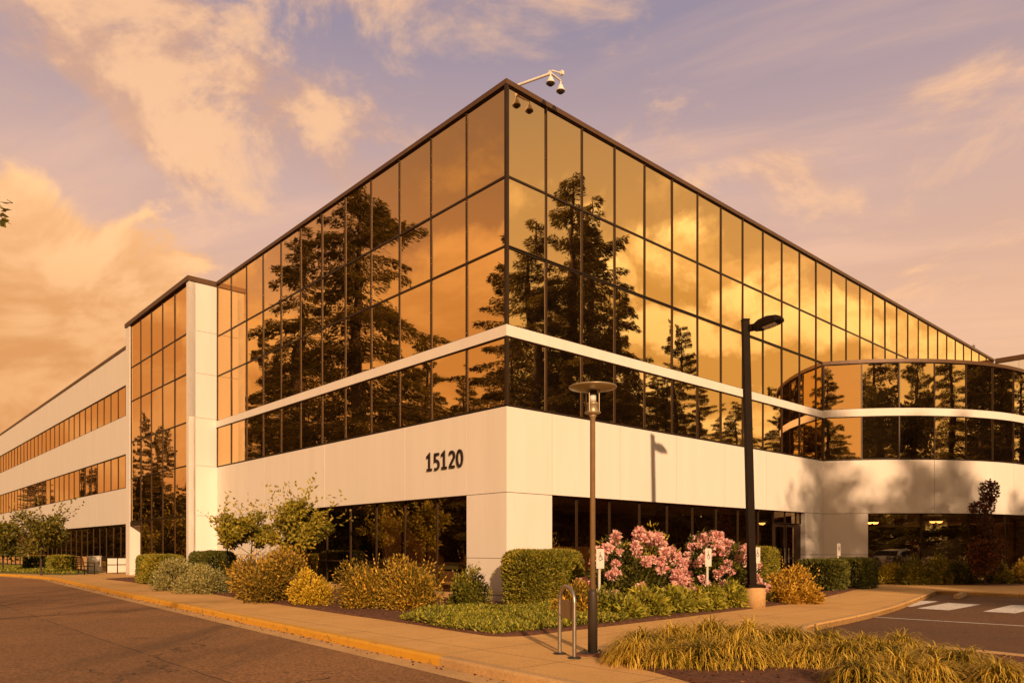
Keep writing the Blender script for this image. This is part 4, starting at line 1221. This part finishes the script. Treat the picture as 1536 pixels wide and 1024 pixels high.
for i, (p_, y_) in enumerate(tp):
    x, y = gp(p_, y_)
    o = link('grass_tussock', tus[i % 5]); o.location = (x, y, .03); o.rotation_euler = (0, 0, i*2.1); s_ = RNG.uniform(.74, 1.05)*(.6 if p_ < 940 else 1); o.scale = (s_, s_, s_*RNG.uniform(.82, 1.0))
    setp(o, 'golden green arching grass tussock in the near island bed', 'ornamental grass', 'grass tussocks in the island bed')

# ------------------------------------------------------------------ TREES
def limbs(mb, H, spread, n, seed, h0=.3, r0=.06):
    rg = random.Random(seed)
    tr = [(0, 0, -.1), (rg.uniform(-.03, .03)*H, rg.uniform(-.03, .03)*H, H*.35), (rg.uniform(-.05, .05)*H, rg.uniform(-.05, .05)*H, H*.7), (0, 0, H*.97)]
    mb.tube(tr, [r0, r0*.78, r0*.45, r0*.12], 9)
    for i in range(n):
        f = rg.uniform(h0, .85); q = rg.uniform(0, 6.28)
        z0 = H*f; L_ = spread*rg.uniform(.5, .95)*(1.15-f*.6)
        mb.tube([(0, 0, z0), (.5*L_*math.cos(q), .5*L_*math.sin(q), z0+L_*.38), (L_*math.cos(q+.3), L_*math.sin(q+.3), z0+L_*.7)], [r0*.35, r0*.22, r0*.06], 6)
def leafy_tree(name, x, y, H, crown, czf, lm, n, leaf, label, cat='tree', seed=1, nl=16, lobe=.36, group=None, shell=.8, shoots=0, r0=.05, z0=0.0, hole=0.0):
    """crown: (rx, ry, rz) lumpy ellipsoid centred at czf*H"""
    o = empty(name, (x, y, z0), 0, label=label, cat=cat, group=group)
    mb = MB(); limbs(mb, H*.92, crown[0], 12, seed, .32, r0); mb.build('trunk', M['bark'], o)
    rg = np.random.default_rng(seed)
    c = unit(rg.normal(size=(nl, 3)))*rg.uniform(.25, .78, (nl, 1)); lr = rg.uniform(lobe*.6, lobe*1.2, nl)
    k = rg.integers(0, nl, n); d = unit(rg.normal(size=(n, 3)))
    P = c[k]+d*(lr[k]*(1-shell*rg.random(n)**1.4))[:, None]
    P = P*np.array(crown)+np.array([0, 0, H*czf])
    D = jit(d, .8, -.1)
    r = clump_rnd(rg.random(nl)[k], n, .35)
    if shoots:
        kk = rg.integers(0, nl, shoots); d2 = unit(rg.normal(size=(shoots, 3))*np.array([.6, .6, .3])+np.array([0, 0, .8]))
        b2 = (c[kk]+d2*lr[kk][:, None])*np.array(crown)+np.array([0, 0, H*czf])
        m_ = 9
        P = np.concatenate([P]+[b2+d2*(leaf*.75*i) for i in range(m_)]); D = np.concatenate([D]+[jit(d2, .9) for i in range(m_)]); r = np.concatenate([r, .4+.6*rg.random(shoots*m_)])
    link('crown', leaf_mesh('crown', P, D, leaf*rg.uniform(.7, 1.25, len(P)), leaf*.5, lm, r), o)
    return o
y = 25.0
leafy_tree('young_tree', (374-768)/F*y, y, 3.0, (1.45, 1.3, .80), .68, LM['young'], 4600, .15, 'young yellow green tree against the white wall, left of the pair', seed=5, shoots=34, r0=.035, lobe=.19, nl=38)
y = 23.2
leafy_tree('young_tree', (450-768)/F*y, y, 3.2, (1.35, 1.2, .92), .66, LM['young'], 4200, .15, 'young yellow green tree by the dark windows, right of the pair', seed=9, shoots=38, r0=.035, lobe=.19, nl=38)
mb = MB(); mb.tube([(0, 0, -.1), (0, 0, 1.9)], .025, 8); o = mb.build('tree_stake', M['bronze']); y = 25.2; o.location = ((341-768)/F*y, y, 0)
setp(o, 'thin dark tree stake in front of the white wall left of the young trees', 'tree stake')
y = 39.5
leafy_tree('street_tree', (62-768)/F*y, y, 3.5, (1.75, 1.6, 1.2), .66, LM['street'], 3600, .20, 'broad green tree in front of the long wing behind the rail fence', seed=13, shoots=25, r0=.06)
y = 46
leafy_tree('street_tree', (5-768)/F*y, y, 3.2, (1.5, 1.4, 1.25), .6, LM['street'], 2600, .22, 'green tree at the far left end of the long wing', seed=14, shoots=12, r0=.06)
y = 50
hedge('round_shrub', 55, y, (2.0, 1.2, .75), LM['darkhedge'], 2200, .13, 'low dark shrub by the long wing, under the street tree', ALONG_L, 31)
y = 48
hedge('round_shrub', 92, y, (2.2, 1.2, .85), LM['hedge'], 2200, .13, 'low green shrub by the long wing, left of the bench', ALONG_L, 32)
# dark red column tree
y = 28.7; x = (1477-768)/F*y
RT = empty('red_leaf_tree', (x, y, 0), 0, label='narrow dark red leaved tree before the bay window', cat='tree')
mb = MB(); mb.tube([(0, 0, -.1), (.03, 0, 1.2), (.0, .02, 2.4), (.12, 0, 3.9)], [.05, .042, .03, .01], 9); mb.tube([(.0, .02, 2.2), (-.25, 0, 2.7), (-.4, 0, 3.0)], [.02, .015, .006], 6); mb.build('trunk', M['bark'], RT)
Ps, Ds, Rs = [], [], []
for cx, cz, rx, rz_, n in ((.18, 3.65, .34, .42, 420), (.12, 3.2, .28, .35, 300), (-.36, 3.0, .24, .20, 170), (.02, 2.45, .27, .55, 330), (-.25, 1.35, .34, .6, 420), (.3, 1.45, .36, .7, 480), (0, .8, .5, .5, 480)):
    d_ = unit(RNG.normal(size=(n, 3))); Ps.append(np.array([cx, 0, cz])+d_*np.array([rx, rx, rz_])*(RNG.random((n, 1))**.4)); Ds.append(d_); Rs.append(RNG.random(n)*(.75 if cz > 2 else 1))
link('crown', leaf_mesh('crown', np.concatenate(Ps), jit(np.concatenate(Ds), .7), .11, .08, LM['redleaf'], np.concatenate(Rs)), RT)
#PART4
# trees across the street and across the parking lot: they stand outside the frame and show in the mirror glass
def across(face, px_, dist, top_py):
    """place where a tree must stand, dist metres in front of a face, to be mirrored at px_ with its top at top_py"""
    k = (px_-768)/F
    if face == 'L':
        bx_, by_ = C0 + dR*dist; ux, uy = dL; n = -dR
    else:
        bx_, by_ = C0 + dL*dist; ux, uy = dR; n = -dL
    t_ = (k*by_-bx_)/(ux-k*uy)
    depth = by_+uy*t_
    p = C0 + np.array([ux, uy])*t_ + n*dist
    return float(p[0]), float(p[1]), EYE+depth*(822-top_py)/F, depth
def conifer_mesh(seed, H=30.0, Rm=6.0, nb=120, base=.1, prof=.8, droop=.35, dens=34, spray=.55, rag=.35, oval=0.0):
    rg = np.random.default_rng(seed)
    Ps, Ds = [], []
    mb = MB()
    mb.tube([(0, 0, -.3), (.1, 0, H*.3), (-.1, .1, H*.65), (0, 0, H*.985)], [H*.017, H*.013, H*.007, .03], 9)
    for i in range(nb):
        f = (i+rg.random())/nb
        h = H*(base+(1-base)*f**.92)
        g_ = (h/H-base)/(1-base)
        shape = (1-g_)**prof if not oval else (max(0.0, 1-g_)**.45)*(.62+.38*math.sin(min(1, g_*1.3+.35)*math.pi*.9))
        L_ = Rm*max(.05, shape)*(1-rag+2*rag*rg.random()**1.3)*.9 + .3
        q = rg.uniform(0, 6.283)
        ca, sa = math.cos(q), math.sin(q)
        rise = rg.uniform(-.05, .28) if g_ < .75 else rg.uniform(.3, .8)
        dr = droop*rg.uniform(.6, 1.5)
        bp = lambda s: np.array([ca*L_*s, sa*L_*s, h+L_*(rise*s-dr*s*s)])
        mb.tube([bp(0), bp(.35), bp(.7), bp(.97)], [max(.02, L_*.014), max(.016, L_*.010), .02, .008], 4, cap=False)
        n = int(dens*4.2*L_)
        s = rg.random(n)**.75
        wd = (.30*L_*(1.05-s)*np.minimum(1, s*3+.2)+.18)
        u = rg.uniform(-1, 1, n)
        base_ = np.stack([ca*L_*s, sa*L_*s, h+L_*(rise*s-dr*s*s)], 1)
        P = base_ + np.stack([-sa*u*wd, ca*u*wd, -np.abs(u)*wd*.35-rg.random(n)*.28*(1+droop)], 1)
        D = np.stack([ca*.7-sa*np.sign(u)*.5, sa*.7+ca*np.sign(u)*.5, -.45-.7*droop*2*rg.random(n)], 1)+rg.normal(size=(n, 3))*.28
        Ps.append(P); Ds.append(D)
    P = np.concatenate(Ps); D = np.concatenate(Ds)
    fol = leaf_mesh('needle_crown', P, D, spray*.42*rg.uniform(.6, 1.5, len(P)), spray*.13, LM['conifer'], rg.random(len(P)))
    return mb.mesh('conifer_trunk', M['bark']), fol
CON = [conifer_mesh(1, Rm=7.2, nb=120, base=.12, droop=.42, rag=.45, oval=1, dens=40), conifer_mesh(2, Rm=5.0, nb=130, base=.08, droop=.36, rag=.38, dens=36), conifer_mesh(3, Rm=6.4, nb=150, base=.05, prof=.95, droop=.12, rag=.28, dens=34), conifer_mesh(4, Rm=4.4, nb=95, base=.15, droop=.42, rag=.5, dens=36)]
def conifer(x, y, H, kind, wid, rot, label, group=None):
    o = empty('conifer_tree', (x, y, -.1), rot, label=label, cat='conifer', group=group)
    a_, b_ = CON[kind]
    link('trunk', a_, o); link('crown', b_, o)
    s_ = H/30.0; o.scale = (s_*wid, s_*wid, s_)
    return o
REFL = [
 ('L', 540, 28, 262, 0, 1.30, .3, 'tallest drooping conifer across the street, mirrored in the left glass face'),
 ('L', 452, 30, 330, 3, 1.25, 2.2, 'ragged conifer across the street left of the tallest one mirrored there'),
 ('L', 778, 32, 330, 2, 1.25, 1.1, 'broad conifer mirrored at the corner edge of the left face'),
 ('L', 640, 40, 505, 2, 1.1, .6, 'smaller conifer mirrored right of the tallest one in the left face'),
 ('L', 395, 34, 500, 2, 1.2, 4.6, 'bushy conifer mirrored at the left of the left face'),
 ('L', 240, 30, 620, 2, .9, 3.0, 'spired conifer mirrored in the stair tower glass, the taller'),
 ('L', 212, 31, 648, 1, .9, 5.0, 'spired conifer mirrored in the stair tower glass, the lower'),
 ('L', 266, 32, 640, 2, .9, 5.9, 'spired conifer mirrored at the right edge of the tower glass'),
 ('L', 132, 24, 700, 2, 1.2, 5.2, 'conifer mirrored in the middle ribbon window of the long wing'),
 ('L', 600, 38, 525, 2, 1.2, 1.6, 'low full conifer at the foot of the tallest one mirrored in the left face'),
 ('L', 700, 42, 572, 2, 1.4, 2.9, 'low full conifer mirrored left of the corner in the left face'),
 ('L', 425, 36, 535, 2, 1.3, 3.7, 'low full conifer mirrored at the left end of the lower window row'),
 ('L', 58, 24, 712, 2, 1.7, .9, 'broad low conifer mirrored at the far end of the wing ribbon window'),
 ('R', 980, 42, 560, 2, 1.3, 2.2, 'low full conifer mirrored left of the lone spire in the lower row'),
 ('R', 1062, 43, 570, 2, 1.3, .2, 'low full conifer mirrored right of the lone spire in the lower row'),
 ('R', 835, 41, 470, 2, 1.2, 5.2, 'full conifer mirrored low between the tall trees by the corner'),
 ('R', 858, 35, 258, 1, 1.25, .4, 'tallest conifer across the lot, mirrored in the right glass face'),
 ('R', 888, 40, 290, 3, 1.15, 2.0, 'second tall conifer mirrored just right of the tallest one'),
 ('R', 800, 37, 330, 3, 1.25, 5.4, 'airy conifer mirrored beside the corner in the right face'),
 ('R', 936, 42, 425, 1, 1.1, 3.1, 'mid height conifer mirrored between the tall pair and the lone spire'),
 ('R', 1018, 37, 482, 2, .92, 1.3, 'lone spired conifer mirrored in the middle of the right face'),
 ('R', 1104, 44, 600, 1, 1.3, 4.1, 'low conifer mirrored behind the tall light pole'),
]
for fc, px_, dd_, tp_, kd, wd_, rt, lb in REFL:
    x, y, H, dep = across(fc, px_, dd_, tp_)
    conifer(x, y, H, kd, wd_*1.28, rt, lb, 'conifers mirrored in the glass')
# trees by the lot that shade the round bay
def broad(x, y, H, crown, cz, n, seed, label, lm='wood', leaf=.42):
    leafy_tree('broadleaf_tree', x, y, H, crown, cz, LM[lm], n, leaf, label, seed=seed, nl=20, lobe=.28, r0=.16, shell=.75, group='trees behind the parking lot')
broad(19.0, 5.6, 16.0, (3.8, 3.6, 4.6), .68, 1500, 41, 'lot tree nearest the walkway that dapples the left of the round bay with shade')
broad(24.0, 2.2, 17.0, (4.3, 3.8, 5.2), .67, 1700, 44, 'second lot tree from the walkway dappling the middle of the round bay')
broad(29.6, 3.0, 17.0, (4.2, 4.2, 5.0), .67, 1700, 42, 'third lot tree from the walkway mirrored in the round bay')
broad(37, 3, 16.0, (4.6, 4.6, 5.5), .64, 6000, 43, 'broad tree at the far side of the lot mirrored in the round bay')
for x_, y_, h_, k_, w_, lb in ((26.5, -5, 20, 2, 1.1, 'full conifer behind the third lot tree, mirrored in the round bay'), (33, -2, 21, 1, 1.5, 'drooping conifer behind the lot, mirrored in the middle of the round bay'), (40.5, 7, 20, 2, 1.3, 'full conifer at the right of the lot, mirrored in the round bay'), (46, 15, 21, 1, 1.5, 'drooping conifer at the right of the lot beyond the parked cars'), (22, -11, 24, 3, 1.3, 'ragged conifer far behind the lot trees, mirrored in the bay'), (50, 24, 22, 2, 1.3, 'full conifer at the right of the lot nearest the far wing')):
    conifer(x_, y_, h_, k_, w_, x_, lb, 'conifers mirrored in the glass')
conifer(45.0, -3.0, 24, 1, 1.1, 1.5, 'tall conifer at the right of the lot mirrored in the round bay', 'conifers mirrored in the glass')
words = ['first', 'second', 'third', 'fourth', 'fifth', 'sixth', 'seventh', 'eighth', 'ninth']
for i in range(1, 9):
    a_ = (bcol[i]+bcol[i+1])/2; fx, fy, _ = fB(a_, 0, 0); wx, wy = bw(fx, fy); nx, ny = np.array([wx, wy])-np.array(bw(*BC)); nn = math.hypot(nx, ny); nx, ny = nx/nn, ny/nn
    vn = math.hypot(wx, wy); vx, vy = wx/vn, wy/vn; dt = vx*nx+vy*ny; rx_, ry_ = vx-2*dt*nx, vy-2*dt*ny
    ds = (36, 41, 33, 38, 30, 35, 31, 37, 33)[i]
    conifer(wx+rx_*ds, wy+ry_*ds, (19, 21, 18.5, 20, 18, 19, 17, 19, 18)[i], (2, 3, 2, 1, 2, 3, 2, 1, 2)[i], (1.15, 1.5, 1.1, 1.4, 1.2, 1.6, 1.2, 1.4, 1.2)[i], i*1.3, words[i]+' conifer round the lot edge counted from behind the camera, mirrored in the bay', 'conifers round the lot edge')
for i in range(15):
    q = random.Random(900+i)
    conifer(-38+7.2*i+q.uniform(-2, 2), -84+q.uniform(-6, 8), q.uniform(27, 34), i % 4, q.uniform(1.4, 1.8), q.uniform(0, 6), 'tall conifer in the distant row behind the lot, mirrored in the round bay', 'distant conifer row mirrored in the bay')
conifer(52.0, 84.0, 24.5, 2, .8, 2.5, 'tree tip showing above the round bay roof line')
# street tree across the road: its branch end hangs into the left edge of the photo
def edge_tree():
    x0, y0, H = -10.93, 6.6, 8.5
    o = empty('street_tree', (x0, y0, -.02), 0, label='street tree across the road whose leafy branch end hangs in at the left photo edge', cat='tree')
    mb = MB(); mb.tube([(0, 0, -.1), (.1, 0, 2.6), (-.1, .1, 5), (0, 0, 7.6)], [.16, .13, .08, .02], 10)
    br = [(0, 0, 2.6), (2.2, .2, 3.5), (4.6, .35, 4.35), (6.1, .45, 4.62)]
    mb.tube(br, [.09, .06, .03, .006], 7)
    for q in (1.2, 2.3, 3.4, 4.4, 5.3): mb.tube([(0, 0, 3+q*.3), (1.6*math.cos(q), 1.6*math.sin(q), 4.4+q*.3), (2.6*math.cos(q), 2.6*math.sin(q), 5.3+q*.3)], [.07, .04, .01], 6)
    mb.build('trunk', M['bark'], o)
    rg = np.random.default_rng(5); n = 5200
    d_ = unit(rg.normal(size=(n, 3)))
    P = np.array([-.6, 0, 6.0])+d_*np.array([3.6, 3.6, 2.4])*(rg.random((n, 1))**.35)
    m_ = 420; s_ = rg.uniform(.45, 1.0, m_)
    bb = np.array(br); xs = np.interp(s_*6.25, bb[:, 0], bb[:, 0])
    pb = np.stack([s_*6.1, np.interp(s_*6.1, bb[:, 0], bb[:, 1]), np.interp(s_*6.1, bb[:, 0], bb[:, 2])], 1)+rg.normal(size=(m_, 3))*np.array([.12, .22, .16])*(1.25-s_)[:, None]*2.2
    P = np.concatenate([P, pb]); D = jit(rg.normal(size=P.shape), .3, -.3)
    link('crown', leaf_mesh('crown', P, D, .11*rg.uniform(.7, 1.2, len(P)), .055, LM['street'], rg.random(len(P))), o)
edge_tree()
# far woods: one mass along the street, along the lot and behind
def woods():
    rg = np.random.default_rng(77)
    Ps = []
    spots = []
    for t_ in np.arange(26, 235, 2.6):
        q = C0 + dL*t_ - dR*(33+rg.uniform(-4, 7)); spots.append((q[0], q[1], rg.uniform(7.5, 12.5)+3.5*(t_ < 120)))
        q = C0 + dL*t_ - dR*(27+rg.uniform(-1, 2)); spots.append((q[0], q[1], rg.uniform(1.8, 4.5)))
    for t_ in np.arange(34, 150, 2.4):
        q = C0 + dR*t_ - dL*(42+rg.uniform(-4, 8)); spots.append((q[0], q[1], rg.uniform(8, 13.5)+3*(t_ < 75)))
        q = C0 + dR*t_ - dL*(36+rg.uniform(-1, 2)); spots.append((q[0], q[1], rg.uniform(2, 5)))
    for a_ in np.arange(-120, 170, 5):
        spots.append((a_, -120+rg.uniform(-10, 10)+abs(a_)*.1, rg.uniform(9, 16)))
    for a_ in np.arange(-8, 60, 5): spots.append((75+rg.uniform(-4, 4), a_-30, rg.uniform(9, 15)))
    for (x, y, h) in spots:
        n = int(90+40*h); k = 7
        c = rg.normal(size=(k, 3))*np.array([1.7, 1.7, 0])*max(.5, h/10); c[:, 2] = rg.uniform(.25, .85, k)*h
        j = rg.integers(0, k, n); d_ = unit(rg.normal(size=(n, 3)))
        P = c[j]+d_*np.array([1.5, 1.5, 1.5])*max(.5, h/9)*(rg.random((n, 1))**.5)
        P[:, 2] = np.clip(P[:, 2], .05, h)
        low = rg.random(n) < .22; P[low, 2] = rg.random(low.sum())*h*.35
        Ps.append(P+np.array([x, y, 0]))
    P = np.concatenate(Ps); n = len(P)
    o = link('woodland', leaf_mesh('woodland', P, RNG.normal(size=(n, 3)), RNG.uniform(.5, 1.1, n), .5, LM['wood'], RNG.random(n)))
    setp(o, 'dark mass of woods across the street and behind the lot', 'woods', kind='stuff')
woods()
# parked cars beyond the frame, mirrored in the bay's ground glass
def car_parts(paint):
    L_ = [(-2.25, .70, .45, .72, .74), (-2.1, .82, .30, .88, .90), (-1.55, .88, .24, .95, .98), (-.95, .90, .22, .97, 1.30), (-.35, .90, .22, .97, 1.46), (.45, .90, .22, .96, 1.47), (1.15, .90, .22, .95, 1.36), (1.75, .88, .24, .94, 1.05), (2.1, .82, .30, .88, .92), (2.25, .74, .42, .74, .76)]
    mb = MB(); vs = []
    for x, w_, zl, zb, zt in L_:
        wr = w_*(.74 if zt > 1.1 else .9)
        for s_ in (1, -1):
            pass
        vs += [(x, 0, zl), (x, w_*.9, zl), (x, w_, (zl+zb)/2), (x, w_*.97, zb), (x, wr, zt-.03 if zt > 1.1 else zb+.01), (x, wr*.6, zt), (x, 0, zt+.02)]
        vs += [(x, -wr*.6, zt), (x, -wr, zt-.03 if zt > 1.1 else zb+.01), (x, -w_*.97, zb), (x, -w_, (zl+zb)/2), (x, -w_*.9, zl)]
    n = 12; fs = []
    for i in range(len(L_)-1):
        for j in range(n): fs.append((n*i+j, n*i+(j+1) % n, n*i+n+(j+1) % n, n*i+n+j))
    fs += [tuple(range(n))[::-1], tuple(range(n*(len(L_)-1), n*len(L_)))]
    mb.add(vs, fs, True)
    body = mb.mesh('car_body', paint)
    gb = MB()
    for s_ in (1, -1):
        for (xa, za, xb, zb) in ((-.98, 1.20, -.38, 1.36), (-.30, 1.38, .42, 1.385), (.5, 1.38, 1.1, 1.28)):
            gb.add([(xa-.12 if xa < -.9 else xa, s_*.905, 1.0), (xb+(.22 if xb > 1 else 0), s_*.905, 1.0), (xb, s_*.735, zb), (xa, s_*.735, za)], [(0, 1, 2, 3)])
    gb.add([(-1.50, -.72, 1.01), (-1.50, .72, 1.01), (-.97, .62, 1.31), (-.97, -.62, 1.31)], [(0, 1, 2, 3)]); gb.add([(1.20, -.62, 1.37), (1.20, .62, 1.37), (1.72, .72, 1.09), (1.72, -.72, 1.09)], [(0, 1, 2, 3)])
    wheel = MB(); wheel.tube([(0, -.11, 0), (0, .11, 0)], .33, 22)
    rim = MB(); rim.tube([(0, -.118, 0), (0, .118, 0)], .21, 14)
    lamp = MB(); lamp.box((-.05, -.16, -.06), (.05, .16, .06))
    return body, gb.mesh('car_window', M['dark']), wheel.mesh('tyre', M['rubber']), rim.mesh('rim', M['steel']), lamp.mesh('headlight', M['lens'])
CW = car_parts(mat('white_car_paint', (.78, .76, .72), rough=.25, coat=.6))
CD = car_parts(mat('dark_car_paint', (.03, .028, .03), rough=.25, coat=.6))
def car(x, y, rz, kit, label):
    o = empty('parked_car', (x, y, ZR), rz, label=label, cat='car', group='cars parked in the lot')
    link('body', kit[0], o); link('window', kit[1], o)
    for sx in (-1.38, 1.38):
        for sy in (-.8, .8):
            wh = link('wheel', kit[2], o); wh.location = (sx, sy, .33)
            link('rim', kit[3], wh)
    for sy in (-.6, .6):
        h_ = link('headlight', kit[4], o); h_.location = (-2.16, sy, .66)
car(22.6, 15.2, A+R(92), CW, 'white car parked in the lot, nearest the walkway')
car(25.2, 17.2, A+R(90), CD, 'dark car parked in the lot between the two white ones')
car(27.8, 19.4, A+R(88), CW, 'white car parked in the lot, second from the walkway')
car(32.5, 24.0, A+R(90), CD, 'dark car parked in the lot at the far right')
car(20.5, 3.5, A+R(-90), CW, 'white car parked in the lot row opposite the bay')
